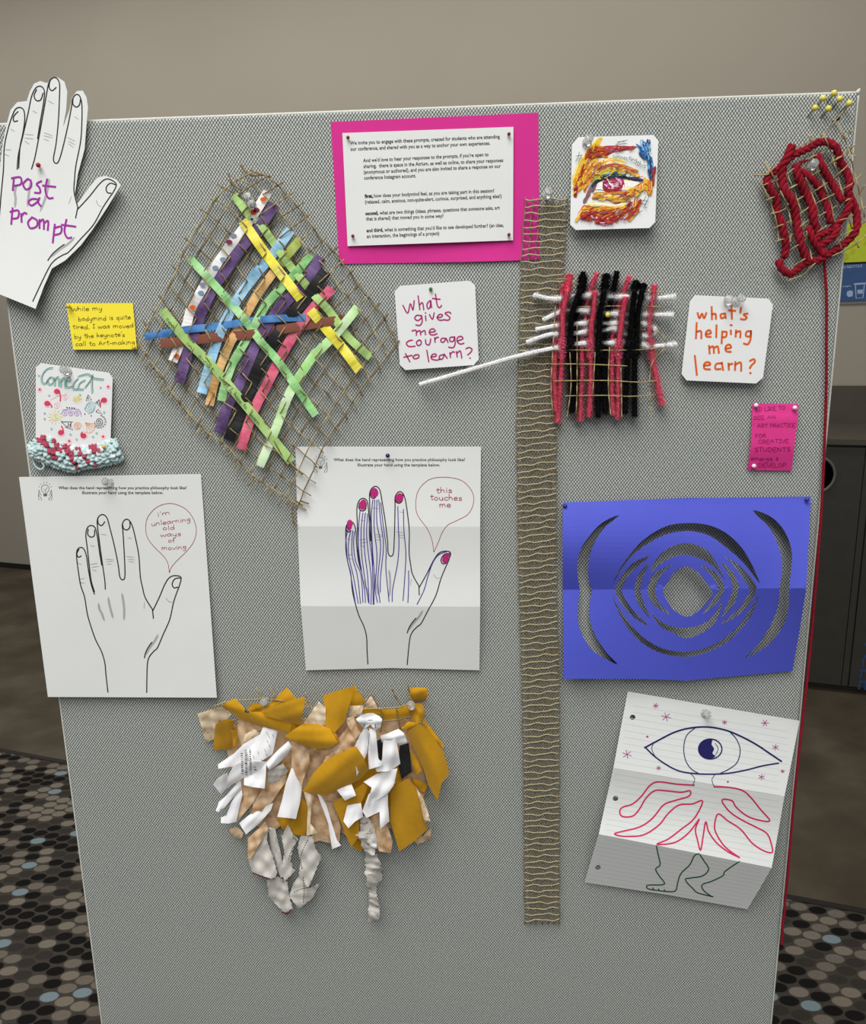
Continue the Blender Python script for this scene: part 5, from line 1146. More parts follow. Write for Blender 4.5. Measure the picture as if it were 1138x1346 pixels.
pstrip([(470, 404), (443, 437), (420, 460), (410, 470), (389, 502), (376, 527), (363, 562), (341, 613)], 12, pm['pgreen'], .0024, 'u', amp=.0010)
pstrip([(308, 256), (326, 281), (340, 292), (356, 314), (380, 348), (392, 362), (413, 388), (432, 408), (455, 440), (470, 455), (487, 470)], 10.5, pm['ygreen'], .0010, 'v', amp=.0014)
pstrip([(319, 290), (351, 336), (395, 393)], 12.5, pm['yellow'], .0026, 'v', amp=.0010)
pstrip([(250, 340), (288, 381), (322, 421), (345, 452), (367, 477), (415, 546)], 10.5, pm['green'], .0022, 'v', amp=.0014)
DS, dp, dn = pstrip([(213, 407), (243, 445), (275, 477), (319, 528), (383, 607)], 11.5, pm['ygreen'], .0028, 'v', amp=.0006)
ik = Ink(lambda x, y: HB + .0041, .0005)
for t_, a, b in (('see', (219, 417), (229, 430)), ('in', (246, 450), (253, 458)), ('s-rat', (262, 466), (280, 486)), ('what I', (289, 494), (304, 512)), ('hope to', (308, 517), (324, 536)), ('learn', (329, 543), (341, 557))):
    write(ik, t_, (a[0] - 2, a[1] + 2), (b[0] - 2, b[1] + 2), 3.0, .6, .1)
ik.build('handwriting', mat('dark_green_pen', (36, 66, 40), 0.7, 0), DS)
pstrip([(408, 408), (430, 434), (452, 460), (472, 487)], 12.5, pm['yellow'], .0026, 'v', amp=.0010)
pstrip([(190, 443), (240, 434), (284, 429), (330, 422), (357, 419), (401, 417)], 9.5, pm['blue'], .0022, 'h', amp=.0012)
pstrip([(211, 452), (270, 445), (332, 439), (400, 428), (462, 418)], 12, pm['brown'], .0012, 'h', amp=.0016)
push_pin(329, 264, 0.008, 'clear push pin in the top of the twine net', (-.05, -1, .35)); push_pin(332, 271, 0.008, 'second clear push pin low in the top of the twine net', (.1, -1, .1))

# ================================================================== burlap ribbon
rib = thing('burlap_ribbon', onboard(711, 1216, .006), 'long tan burlap mesh ribbon hanging down the panel', 'ribbon')
xl = lerp_h([(258, 691), (300, 688), (345, 685), (420, 683), (560, 679), (640, 680), (760, 682), (900, 686), (1000, 688), (1216, 690)]); xr = lerp_h([(258, 746), (345, 741), (420, 738), (560, 731), (700, 731), (800, 732), (900, 735), (1000, 735), (1216, 735)])
h_rb = lambda y: .0045 + .0035 * math.sin((y - 260) / 950 * math.pi) + (.002 if y > 900 else 0)
m_bur = mat('burlap_thread', (166, 154, 124), 0.9, 0.12, 200, bump=.3, bscale=1500); m_bur2 = mat('burlap_warp_thread', (116, 105, 80), 0.9, 0.15, 200)
y = 262.0; i = 0
while y < 1215:
    a, b = xl(y), xr(y); pts = []
    sl = 5.0 * math.exp(-((y - 700) / 260.0) ** 2) + 1.0
    for k in range(13):
        t = k / 12; pts.append((a + (b - a) * t, y + sl * (.5 - t) + 1.0 * math.sin(t * 9 + i * 1.9) + .6 * math.sin(t * 17 + i)))
    bb = MB(); tube(bb, onboard_arr(pts, [h_rb(y) + .0009 + .0005 * math.sin(k * 1.57 + i) for k in range(13)]), .00078, 5); bb.build('weft_thread', m_bur, rib, smooth=True)
    y += 9.2 - 1.6 * (y - 262) / 950; i += 1
for k in range(7):
    pts, hs = [], []
    for yy in np.arange(259, 1217, 4.0):
        t = k / 6; a, b = xl(yy), xr(yy); pts.append((a + (b - a) * t + .7 * math.sin(yy / 7.0 + k), yy)); hs.append(h_rb(yy) + .0006 * math.sin(yy / 4.4 + k * 3.14))
    bb = MB(); tube(bb, onboard_arr(pts, hs), .0007 if k not in (0, 6) else .0008, 5); bb.build('warp_thread', m_bur2, rib, smooth=True)
def gauze_mat():
    m = bpy.data.materials.new('burlap_gauze'); m.use_nodes = True; nt = m.node_tree; b = nt.nodes['Principled BSDF']
    b.inputs['Roughness'].default_value = 0.95; b.inputs['Specular IOR Level'].default_value = .05; b.inputs['Base Color'].default_value = lin((120, 110, 86), KEXP) + (1,)
    g = nt.nodes.new('ShaderNodeNewGeometry'); n = nt.nodes.new('ShaderNodeTexNoise'); n.inputs['Scale'].default_value = 650; n.inputs['Detail'].default_value = 2
    nt.links.new(g.outputs['Position'], n.inputs['Vector'])
    a = ramp(nt, n.outputs['Fac'], [(.44, (.04, .04, .04)), (.60, (.82, .82, .82))]); nt.links.new(a, b.inputs['Alpha'])
    return m
gp = [(709, 268), (745, 262)] + [(xr(y_), y_) for y_ in range(300, 1217, 40)] + [(735, 1215), (690, 1215)] + [(xl(y_), y_) for y_ in range(1180, 350, -40)] + [(685, 347), (709, 345)]
sheet('gauze', gp, lambda x, y: h_rb(y) - .0012, gauze_mat(), rib, step=25, thick=0)
push_pin(718, 257, 0.006, 'clear push pin at the top of the burlap ribbon', (.12, -1, .3))

# ================================================================== pipe-cleaner weaving
pcw = thing('pipe_cleaner_weaving', onboard(790, 552, .006), 'woven grid of pink, black and white fuzzy pipe cleaners', 'weaving')
def chenille(pts2, hs, m, name, r=.0047):
    P = onboard_arr(pts2, hs); p = resample(P, .0006); t, A, B = frames(p); b = MB()
    tube(b, p[::4], r * .45, 6)
    V, F = [], []
    for i in range(len(p)):
        th0 = i * .9; s_ = i * .0006
        rr0 = r * (.86 + .2 * math.sin(2 * math.pi * s_ / .0022)) * min(1, .55 + min(i, len(p) - 1 - i) * .2)
        for k in range(11):
            th = th0 + k * 2 * math.pi / 11 + RND.uniform(-.25, .25); rr = rr0 * RND.uniform(.8, 1.14); dv = A[i] * math.cos(th) + B[i] * math.sin(th); sd = -A[i] * math.sin(th) + B[i] * math.cos(th)
            tip = p[i] + dv * rr + t[i] * RND.uniform(-.0006, .0006); q = len(V)
            V += [p[i] + dv * r * .3 - sd * .00045, p[i] + dv * r * .3 + sd * .00045, tip + sd * .00042, tip - sd * .00042]; F.append((q, q + 1, q + 2, q + 3))
    b.add(V, F)
    return b.build(name, m, pcw)
m_pp = mat('pink_chenille', (238, 104, 134), 0.9, .1, 500, sheen=.3); m_pb = mat('black_chenille', (24, 24, 26), 0.95, .1, 500, k=1.0); m_pwh = mat('white_chenille', (240, 240, 238), 0.9, .04, 500)
def vert(pts, z, m, over, name):
    p = resample(cr(z(pts), 8), 2.0); hs = []
    for x, y in p:
        zone = min(1, max(0, (470 - y) / 25.0)) * min(1, max(0, (y - 362) / 20.0))
        hs.append(.0105 + over * zone)
    chenille(p, hs, m, name, .0062 if m is m_pb else .0055)
OV, UN = .0080, -.0028
vert([(370, 95), (345, 240), (312, 420), (310, 560), (305, 700), (300, 850), (285, 1050), (275, 1200), (270, 1325)], zX1, m_pp, OV, 'pink_pipe_cleaner')
vert([(320, 180), (300, 300), (285, 420), (268, 540), (250, 640), (245, 800), (240, 950), (250, 1100), (256, 1225)], zX1, m_pp, UN + .002, 'pink_pipe_cleaner')
vert([(478, 75), (465, 200), (425, 300), (382, 440), (375, 560), (370, 700), (380, 900), (385, 1100), (385, 1245)], zX1, m_pb, OV, 'black_pipe_cleaner')
vert([(492, 120), (450, 330), (415, 460), (410, 600), (412, 800), (418, 1000), (402, 1210)], zX1, m_pb, UN, 'black_pipe_cleaner')
vert([(597, 85), (550, 190), (512, 330), (495, 480), (470, 580), (465, 700), (465, 900), (456, 1100), (455, 1310)], zX1, m_pp, UN, 'pink_pipe_cleaner')
vert([(575, 230), (570, 330), (560, 430), (545, 520), (540, 700), (542, 900), (535, 1100), (525, 1272)], zX1, m_pp, OV, 'pink_pipe_cleaner')
vert([(675, 90), (650, 230), (635, 330), (615, 430), (610, 560), (600, 700), (600, 900), (600, 1100), (600, 1285)], zX1, m_pb, OV, 'black_pipe_cleaner')
vert([(757, 70), (728, 220), (700, 340), (672, 440), (655, 560), (650, 700), (650, 900), (655, 1100), (660, 1255)], zX1, m_pb, UN + .0045, 'black_pipe_cleaner')
vert([(235, 110), (190, 230), (150, 350), (112, 480), (95, 580), (90, 720), (86, 850), (85, 1050), (95, 1200), (112, 1255)], zX2, m_pp, UN, 'pink_pipe_cleaner')
vert([(205, 280), (180, 400), (160, 560), (145, 680), (140, 850), (140, 1050), (135, 1295)], zX2, m_pp, OV, 'pink_pipe_cleaner')
vert([(285, 155), (270, 280), (255, 420), (245, 560), (225, 700), (215, 850), (205, 1050), (195, 1255)], zX2, m_pb, OV, 'black_pipe_cleaner')
vert([(347, 180), (325, 300), (300, 430), (295, 560), (285, 700), (276, 850), (275, 1050), (275, 1278)], zX2, m_pb, OV, 'black_pipe_cleaner')
vert([(440, 185), (425, 290), (400, 420), (395, 560), (405, 680), (430, 830), (460, 980), (505, 1185)], zX2, m_pp, .003, 'pink_pipe_cleaner')
for l in ([(510, 183), (600, 200), (690, 185), (780, 185), (850, 190), (930, 190), (1010, 196), (1100, 190)], [(548, 287), (600, 262), (650, 246), (730, 248), (850, 262), (950, 263), (1090, 266)], [(518, 326), (590, 312), (650, 305), (730, 300), (850, 300), (960, 300), (1005, 318), (1016, 338), (990, 352), (955, 350)],
          [(480, 380), (570, 348), (640, 344), (700, 340), (760, 328), (800, 330), (850, 320), (890, 345), (922, 348)], [(35, 555), (300, 478), (450, 435), (600, 402), (720, 383), (850, 382), (930, 380), (990, 395), (1105, 388)]):
    p = resample(cr(zF(l), 8), 2.0); chenille(p, [.0135 + .0008 * math.sin(x / 6.0) for x, _ in p], m_pwh, 'white_pipe_cleaner', .0050)
for l in ([(600, 118), (650, 118), (720, 150)], [(660, 232), (900, 228), (1045, 232)], [(590, 410), (760, 412), (960, 410), (1060, 395)], [(580, 470), (720, 470), (900, 478)], [(590, 540), (800, 538), (950, 545), (1020, 538)], [(640, 602), (800, 600), (910, 604), (1010, 598)], [(960, 168), (1045, 170)], [(905, 320), (975, 328)], [(1045, 350), (1060, 395), (1000, 470), (992, 600), (1000, 680)],
          [(600, 230), (590, 400), (582, 560), (590, 680)], [(660, 420), (665, 560), (648, 690)], [(690, 300), (690, 560), (686, 680)], [(765, 420), (755, 600)], [(825, 400), (820, 560), (830, 680)], [(872, 480), (876, 690)], [(1015, 330), (1048, 350)]):
    bb = MB(); p = resample(cr(zF(l), 6), 3.0); tube(bb, onboard_arr(p, [.0165 + .002 * math.sin(k * .9) for k in range(len(p))]), .00065, 5); bb.build('twine_strand', m_tw, pcw, smooth=True)
ball_pin(798.5, 414, .016, 'yellow ball pin stuck in the pipe-cleaner weaving', (216, 200, 60), 'yellow', .0028, (0, -1, .2), .005)

# ================================================================== red yarn weaving
ryw = thing('red_yarn_weaving', onboard(1040, 370, .006), 'thick red yarn looped through a tan twine mesh at the panel corner', 'weaving')
m_ry = mat('crimson_yarn', (132, 12, 32), 0.95, .2, 260, bump=.8, bscale=1400)
for l in ([(70, 635), (170, 545), (300, 440), (440, 365), (525, 270), (600, 182)], [(60, 690), (180, 640), (285, 560), (350, 520), (440, 480), (520, 420), (628, 342)], [(160, 750), (290, 672), (420, 598), (560, 495), (650, 430)], [(80, 785), (150, 755), (230, 712), (350, 640), (480, 560), (600, 480), (645, 510)], [(110, 868), (180, 850), (300, 768), (390, 725), (510, 640), (600, 560), (642, 528)], [(130, 960), (240, 912), (350, 830), (500, 750), (620, 680), (682, 618)], [(140, 1045), (235, 1010), (320, 930), (440, 870), (560, 800), (660, 745), (702, 688)], [(220, 1110), (380, 1000), (500, 925), (610, 890), (711, 825)], [(245, 1205), (380, 1120), (500, 1040), (650, 960), (711, 912)], [(215, 1295), (320, 1250), (380, 1190), (440, 1160), (560, 1110), (650, 1060), (711, 1002)],
          [(0, 625), (60, 625), (100, 610), (70, 540)], [(40, 650), (90, 760), (140, 900), (160, 1040)], [(75, 540), (150, 680), (215, 830), (240, 960), (230, 1050)], [(205, 600), (260, 730), (300, 850), (330, 960), (370, 1160)], [(300, 540), (340, 670), (390, 800), (420, 900)], [(355, 370), (370, 460), (400, 560), (450, 690), (490, 810), (520, 980), (560, 1100)], [(440, 362), (490, 480), (530, 620), (575, 790), (620, 960), (665, 1085)], [(530, 290), (590, 430), (640, 620), (680, 780), (702, 890)], [(250, 440), (265, 470), (300, 530)]):
    bb = MB(); p = resample(cr(zG(l), 6), 2.5); p += np.array([[wob(len(l) + k * .01, k * .08, .5), wob(3 + k * .01, k * .09, .5)] for k in range(len(p))])
    tube(bb, onboard_arr(p, [.0125 + .0035 * math.sin(k * .45 + len(l)) for k in range(len(p))]), .0007, 5); bb.build('twine_strand', m_tw, ryw, smooth=True)
def ry(pts, r, z, h=.011, amp=.002, name='red_yarn', pitch=.020):
    p = resample(cr(z(pts), 8), 1.5); bb = MB(); yarn(bb, onboard_arr(p, [h + amp * math.sin(k * .16) for k in range(len(p))]), r, 3, pitch); return bb.build(name, m_ry, ryw, smooth=True)
ry([(160, 1160), (175, 1212), (230, 1250), (290, 1212), (335, 1180), (420, 1160), (480, 1120), (560, 1070), (640, 990), (655, 910), (640, 830), (600, 740), (610, 680), (590, 610), (550, 540), (525, 460), (480, 420), (410, 420), (340, 460), (250, 500), (205, 540), (120, 612), (85, 660), (112, 720), (145, 780), (152, 860), (180, 930), (196, 1010), (205, 1080), (195, 1150)], .0040, zG)
ry([(245, 435), (212, 520), (185, 580), (190, 700), (240, 780), (265, 870), (280, 960), (300, 1060), (335, 1150), (375, 1165)], .0043, zG, .013)
ry([(270, 555), (285, 640), (330, 740), (370, 820), (380, 900), (400, 980), (422, 1080), (452, 1135)], .0044, zG, .0125)
ry([(298, 600), (360, 640), (410, 700), (440, 770), (468, 830), (480, 900), (488, 928)], .0038, zG, .0125)
ry([(398, 495), (430, 560), (470, 640), (510, 700), (550, 770), (565, 792)], .0039, zG, .012)
ry([(608, 770), (595, 850), (535, 930), (460, 990), (410, 1005), (395, 1040)], .0039, zG, .0125)
ry([(535, 955), (505, 1015), (440, 1060), (395, 1080)], .0038, zG, .014)
ry([(345, 950), (375, 1030), (415, 1095), (445, 1130)], .0038, zG, .014)
ry([(270, 560), (300, 545), (345, 530)], .0015, zG, .012, .0, pitch=.01)
ry([(1083, 344), (1086, 390), (1086, 450), (1085.5, 520), (1081, 640), (1072.5, 760), (1062, 880), (1052.5, 965), (1042.5, 1060), (1035, 1150), (1032, 1180), (1031, 1200), (1028, 1215), (1028.5, 1228), (1027, 1242)], .0016, lambda p: p, .008, .0, 'hanging_yarn', .010)
push_pin(1066, 219, .010, 'clear push pin in the red yarn weaving', (-.1, -1, .15))
for n_, (a, b) in enumerate([(360, 485), (484, 338), (652, 262), (738, 350), (882, 415), (565, 497)]):
    q = zS([(a, b)])[0]; ball_pin(q[0], q[1], .001, 'pale yellow ball pin ' + ['on the side of the cluster towards the painted eye card', 'between two others on the upper rim of the yellow cluster', 'nearest the top piping in the yellow cluster', 'beside the twine-end pin in the yellow cluster', 'holding the twine end above the red yarn weaving', 'closest to the black pin on the inner side of the cluster'][n_], (206, 196, 84), 'pale_yellow', .0032, (.55 if n_ == 4 else .35, -1, .75), .008, 'cluster of yellow pins at the panel corner')
q = zS([(708, 645)])[0]; ball_pin(q[0], q[1], .002, 'black ball pin just below the cluster of yellow pins', (26, 24, 24), 'black', .0024, (.3, -1, .2), .006)

# ================================================================== fabric and paper fringe
fr = thing('scrap_fringe', onboard(420, 1215, .01), 'shaggy fringe of mustard cloth, white paper and tan tissue scraps', 'fringe')
fm = {'M': mat('mustard_cloth', (182, 134, 14), 0.9, .05, 160, bump=.15, bscale=1800, sheen=.15), 'W': mat('white_scrap_paper', (228, 228, 230), 0.75, .02, 60), 'T': patchmat('tan_tissue', [(168, 130, 92), (200, 168, 132), (214, 190, 160)], 70), 'B': patchmat('beige_muslin', [(186, 160, 124), (212, 192, 162), (220, 204, 180)], 90), 'G': mat('grey_tulle_ribbon', (192, 188, 181), 0.9, .08, 200, bump=.3, bscale=700), 'K': mat('black_scrap', (34, 36, 36), 0.8, .3, 300)}
fm['N'] = fm['M']; fm['O'] = fm['D'] = fm['T']; fm['Q'] = fm['G']
FN = {'M': 'mustard_scrap', 'N': 'mustard_scrap', 'W': 'white_paper_scrap', 'T': 'tan_tissue_scrap', 'B': 'muslin_scrap', 'G': 'grey_ribbon', 'Q': 'grey_ribbon', 'K': 'black_scrap', 'O': 'tan_tissue_scrap', 'D': 'tan_tissue_scrap'}
fcnt = [0]
def scrap(z, pts, m, h0, tx=0.0, ty=0.0, bow=0.0032, wr=.0010, ang=None, sm=0):
    """one hanging scrap: outline in pixels, base height, tilt over its width and length, bow across it"""
    P = z(pts) if not sm else cr(z(pts), sm, True)
    if m == 'G':
        Q = resample(P + [P[0]], 3.4)[:-1]; P = [(a + (.8 if i % 2 else -.6) * RND.uniform(.2, 1.1), b + RND.uniform(-.4, .4)) for i, (a, b) in enumerate(Q)]
    A = np.array(P); c = A.mean(0); ex_ = max(np.ptp(A[:, 0]), np.ptp(A[:, 1]), 1) / 2; fcnt[0] += 1
    u_, s_, vt = np.linalg.svd(A - c); ax = vt[0] if ang is None else np.array([math.cos(ang), math.sin(ang)]); nx = np.array([-ax[1], ax[0]]); sp = np.abs((A - c) @ nx).max() + 1e-6; k = fcnt[0]
    fq = 2.2 if m in 'GTBQO' else 1.0
    if m in 'GTBQO': wr = wr * 1.15 + .0003
    def hf(x, y):
        d = np.array([x, y]) - c; a = d @ ax / ex_; b = d @ nx / sp
        return max(.0015, h0 + tx * d[0] / ex_ + ty * d[1] / ex_ - bow * b * b + wr * math.sin(a * 4 * fq + k) * math.cos(b * 2.2 * fq + k * .7) + wr * .5 * math.sin(b * 7 + a * 2 * fq + k))
    o = sheet(FN[m], P, hf, fm[m], fr, step=3.0, thick=.0004); return o, hf
S_ = scrap
# backing mass
S_(zK, [(150, 300), (620, 250), (660, 700), (420, 760), (250, 640), (190, 420)], 'D', .006); S_(zL, [(-20, 250), (480, 260), (560, 620), (480, 800), (160, 880), (0, 760)], 'D', .006)
S_(zK, [(290, 650), (480, 560), (520, 780), (420, 850), (320, 800)], 'T', .009); S_(zL, [(60, 380), (420, 420), (430, 640), (300, 780), (90, 740)], 'N', .012)
S_(zK, [(575, 600), (650, 520), (713, 640), (713, 880), (640, 900)], 'T', .012); S_(zL, [(-60, 640), (60, 620), (110, 820), (100, 920), (40, 900), (-40, 880)], 'O', .013); S_(zL, [(170, 840), (240, 880), (215, 950), (180, 930)], 'N', .012)
S_(zK, [(450, 780), (520, 760), (530, 850), (480, 830)], 'N', .012); S_(zL, [(480, 560), (560, 600), (545, 640), (500, 620)], 'N', .01)
S_(lambda p: p, [(380, 945), (450, 945), (455, 1065), (395, 1070)], 'D', .007); S_(lambda p: p, [(405, 985), (428, 980), (438, 1010), (420, 1040), (404, 1030)], 'O', .016)
S_(zK, [(420, 520), (500, 480), (530, 560), (490, 640), (440, 620)], 'N', .018); S_(zL, [(280, 380), (340, 350), (350, 470), (300, 500)], 'K', .016); S_(zL, [(60, 560), (120, 600), (100, 690), (30, 680)], 'O', .020)
# left end
S_(zK2, [(30, 290), (130, 258), (240, 235), (330, 290), (290, 335), (220, 350), (190, 400), (175, 510), (100, 548), (70, 420)], 'B', .016, -.004, -.006)
S_(zK2, [(190, 380), (270, 338), (360, 345), (345, 420), (335, 500), (335, 600), (165, 612)], 'N', .024, 0, -.008)
S_(zK2, [(325, 430), (372, 405), (390, 540), (345, 602), (338, 500)], 'N', .028, 0, -.003)
S_(zK2, [(385, 320), (600, 400), (580, 470), (470, 540), (420, 570), (385, 470)], 'T', .018, 0, 0)
S_(zK2, [(425, 540), (450, 470), (520, 425), (590, 440), (570, 490), (480, 530)], 'B', .022, 0, 0, .004)
S_(zK2, [(468, 250), (510, 200), (600, 195), (640, 215), (580, 275), (490, 270)], 'N', .024)
S_(zK2, [(585, 275), (690, 175), (815, 55), (895, 150), (900, 200), (760, 220)], 'M', .026, .004, .004)
S_(zK2, [(232, 220), (360, 152), (405, 200), (472, 272), (590, 272), (760, 345), (862, 380), (845, 465), (700, 425), (560, 390), (430, 345), (330, 278)], 'M', .034, .004, -.004, .008)
S_(zK2, [(845, 368), (930, 390), (960, 330), (900, 470), (840, 445)], 'N', .034, 0, 0)
S_(zK2, [(588, 270), (700, 225), (830, 180), (965, 138), (980, 180), (955, 290), (930, 392), (850, 368), (640, 312)], 'M', .046, .006, -.003, .008)
# white papers, left cluster
S_(zK2, [(780, 728), (832, 790), (735, 908), (640, 935), (648, 800), (700, 765)], 'Q', .026, 0, -.004); S_(zK, [(400, 540), (505, 500), (500, 580), (425, 690), (380, 740), (320, 752), (330, 690), (365, 640)], 'T', .024, 0, .003)  # first scrap: white paper, its shade put into the grey colour
S_(zK, [(275, 605), (365, 618), (330, 690), (270, 760), (238, 802), (245, 740)], 'T', .026, 0, .003)
S_(zK, [(255, 800), (300, 762), (340, 738), (432, 695), (420, 732), (360, 800), (290, 858)], 'W', .028, 0, .004)
S_(zK, [(195, 838), (240, 818), (278, 850), (265, 882), (230, 872)], 'T', .016)
a_, hfa = S_(zK2, [(608, 405), (735, 432), (700, 600), (688, 645), (600, 700), (490, 757), (470, 610), (560, 522)], 'W', .034, 0, .004, .004)
b_, hfb = S_(zK2, [(610, 408), (580, 470), (440, 552), (350, 640), (210, 735), (215, 774), (350, 748), (480, 722), (505, 590), (562, 520)], 'W', .032, -.006, .004, .005)
S_(zK2, [(830, 528), (862, 580), (822, 650), (740, 730), (660, 786), (628, 720), (690, 658), (760, 590)], 'W', .034, 0, .002, .006)
S_(zK2, [(200, 870), (250, 825), (295, 810), (302, 850), (282, 950), (235, 1000), (170, 912)], 'W', .030, -.004, -.004)
c_, hfc = S_(zK2, [(345, 748), (440, 703), (636, 712), (600, 760), (540, 800), (440, 850), (400, 872), (330, 915), (275, 957), (298, 845)], 'W', .040, 0, -.010, .004)
S_(zK2, [(440, 850), (540, 800), (636, 716), (632, 830), (620, 947), (520, 935), (440, 916)], 'W', .039, 0, .006, .003)
S_(zK, [(262, 570), (268, 620), (222, 668), (180, 715), (150, 742), (133, 738), (150, 690), (195, 650)], 'W', .034, -.003, .002); S_(zK, [(265, 608), (272, 650), (255, 720), (240, 792), (200, 802), (160, 800), (160, 770), (188, 760), (215, 690)], 'W', .032, 0, .004)
for o_, hf_, rows in ((c_, hfc, [((420, 640), (425, 830)), ((455, 610), (460, 840)), ((490, 600), (500, 830)), ((535, 760), (545, 800))]),):
    ik = Ink(lambda x, y: max(hfc(x, y), hfa(x, y), hfb(x, y)), .0009)
    for a, b in rows:
        n_ = int((b[1] - a[1]) / 16)
        for k in range(n_):
            t = k / max(1, n_); x_ = a[0] + (b[0] - a[0]) * t; y_ = a[1] + (b[1] - a[1]) * t
            ik.stroke(zK2([(x_ - 6 + RND.uniform(-3, 3), y_), (x_ + 7, y_ + RND.uniform(-4, 6))]), RND.uniform(.6, 1.3), 0)
    ik.build('printed_letters', m_ink_k, o_)
ik = Ink(hfa, .0006)
for x_, y_ in ((640, 450), (655, 480), (690, 470), (640, 520), (660, 560), (620, 600), (635, 640), (560, 620), (590, 690), (520, 660)): ik.stroke(zK2([(x_, y_), (x_ + 10, y_ + 26)]), .5, 0)
ik.build('printed_letters', mat('grey_print', (90, 90, 92), 0.7, 0), a_)
# centre
S_(zK, [(525, 375), (615, 388), (622, 480), (600, 540), (580, 605), (530, 520)], 'T', .034, 0, 0, .006); S_(zK, [(498, 592), (530, 505), (582, 602), (572, 690), (550, 778), (500, 772), (453, 767), (478, 680)], 'W', .036, 0, .005, .004)
S_(zK, [(575, 655), (618, 720), (600, 866), (555, 862), (510, 850), (525, 780), (560, 760)], 'N', .022, 0, -.003); S_(zK, [(590, 635), (640, 655), (630, 720), (625, 800), (662, 850), (605, 866), (612, 720)], 'B', .030, 0, .002, .004)
S_(lambda p: p, [(401, 948), (410, 934), (419, 922), (428, 930), (428, 953), (414, 954), (399, 952)], 'B', .036, .003, 0)
S_(lambda p: p, [(374, 968), (386, 959), (399, 951), (420, 952), (434, 958), (444, 976), (432, 984), (412, 984), (395, 978)], 'M', .046, 0, .004, .008); S_(zL, [(0, 300), (80, 325), (110, 380), (40, 400), (-30, 420)], 'N', .04, 0, 0)
S_(zL, [(180, 85), (215, 130), (238, 168), (190, 200), (140, 200)], 'N', .026, 0, 0); S_(zL, [(18, 135), (100, 108), (182, 84), (165, 150), (145, 220), (128, 272), (75, 332), (30, 292), (25, 190)], 'M', .040, .006, .002, .008)
S_(zL, [(155, 188), (228, 188), (215, 250), (150, 240)], 'B', .034); S_(zL, [(135, 255), (175, 240), (212, 330), (180, 372), (150, 300)], 'T', .038, 0, 0, .004); S_(zL, [(85, 372), (150, 298), (200, 378), (192, 422), (100, 420), (20, 472), (-5, 420)], 'T', .036); S_(zL, [(40, 440), (110, 410), (130, 440), (60, 490), (10, 500)], 'T', .038)
S_(zL, [(222, 192), (320, 210), (400, 205), (462, 184), (472, 240), (400, 256), (310, 262), (230, 232)], 'M', .022, 0, 0, .004); S_(zL, [(240, 150), (270, 140), (305, 190), (330, 215), (240, 200)], 'B', .014)
S_(lambda p: p, [(397, 1040), (403, 1032), (412, 1016), (425, 1002), (440, 993), (456, 985), (468, 981), (478, 996), (484, 1012), (474, 1024), (450, 1036), (426, 1046), (410, 1042)], 'M', .050, .002, -.006, .010)
S_(zL, [(68, 692), (160, 640), (270, 565), (240, 640), (214, 700), (205, 800), (202, 872), (165, 926), (140, 870), (118, 808)], 'M', .032, 0, -.004, .006)
S_(zL, [(90, 627), (130, 610), (165, 594), (190, 655), (132, 682)], 'W', .044, 0, .003, .004); S_(zL, [(145, 706), (215, 694), (226, 766), (185, 790), (150, 826), (124, 790)], 'W', .040, 0, .004, .005)
S_(zL, [(-15, 640), (10, 660), (35, 705), (60, 790), (90, 888), (112, 915), (65, 935), (45, 800), (15, 720)], 'W', .030, 0, .004, .004)
# right cluster
S_(zL2, [(690, 540), (762, 518), (775, 640), (785, 745), (705, 805), (680, 700)], 'K', .020); S_(zL2, [(770, 560), (830, 640), (876, 732), (815, 778), (785, 660)], 'M', .028, 0, 0, .006)
S_(zL2, [(755, 88), (830, 82), (902, 86), (916, 122), (892, 192), (800, 204), (770, 150)], 'N', .022, 0, -.004, .008); S_(zL2, [(775, 205), (870, 210), (895, 300), (850, 365), (780, 345), (765, 260)], 'N', .030, 0, 0, .012, .003); S_(zL2, [(700, 402), (760, 350), (842, 360), (770, 425)], 'M', .034, 0, 0, .006)
S_(zL2, [(880, 330), (960, 430), (1045, 545), (1020, 562), (930, 470), (860, 400)], 'M', .026, 0, 0, .006); S_(zL2, [(738, 432), (850, 368), (925, 430), (985, 515), (1040, 600), (1062, 680), (1080, 760), (1020, 832), (1005, 900), (990, 977), (950, 910), (915, 845), (870, 700), (800, 555)], 'M', .042, .008, -.004, .014)
S_(zL, [(370, 622), (415, 590), (462, 568), (522, 640), (545, 740), (560, 832), (490, 895), (415, 946), (388, 860), (368, 790)], 'N', .034, .004, -.004, .008); S_(zL, [(500, 610), (538, 668), (560, 730), (577, 790), (545, 796), (525, 700)], 'B', .038, 0, 0, .004)
S_(zL, [(490, 892), (540, 860), (580, 828), (578, 880), (510, 912)], 'O', .014); S_(zL, [(245, 782), (315, 742), (350, 810), (380, 890), (370, 955), (310, 945), (262, 855)], 'T', .026, 0, .002)
d_, hfd = S_(zL, [(212, 770), (250, 760), (285, 830), (302, 892), (285, 930), (255, 905), (212, 870)], 'G', .028, 0, .002)
ik = Ink(hfd, .0007)
for x_, y_ in ((215, 803), (228, 805), (240, 800), (230, 850), (243, 852), (256, 847)): ik.stroke(zL([(x_, y_), (x_ + 7, y_ - 6), (x_ + 9, y_ + 2)]), .8, 0)
ik.build('printed_letters', m_ink_k, d_)
S_(zL, [(255, 885), (297, 900), (297, 932), (262, 920)], 'W', .030)
S_(zL2, [(540, 460), (600, 442), (650, 420), (682, 408), (722, 440), (750, 512), (690, 538), (650, 492), (580, 490), (548, 515)], 'W', .044, 0, 0, .008, .002); S_(zL2, [(560, 500), (662, 490), (680, 590), (695, 682), (640, 720), (600, 742), (510, 745), (500, 722), (552, 648)], 'W', .046, 0, 0, .006, .002)
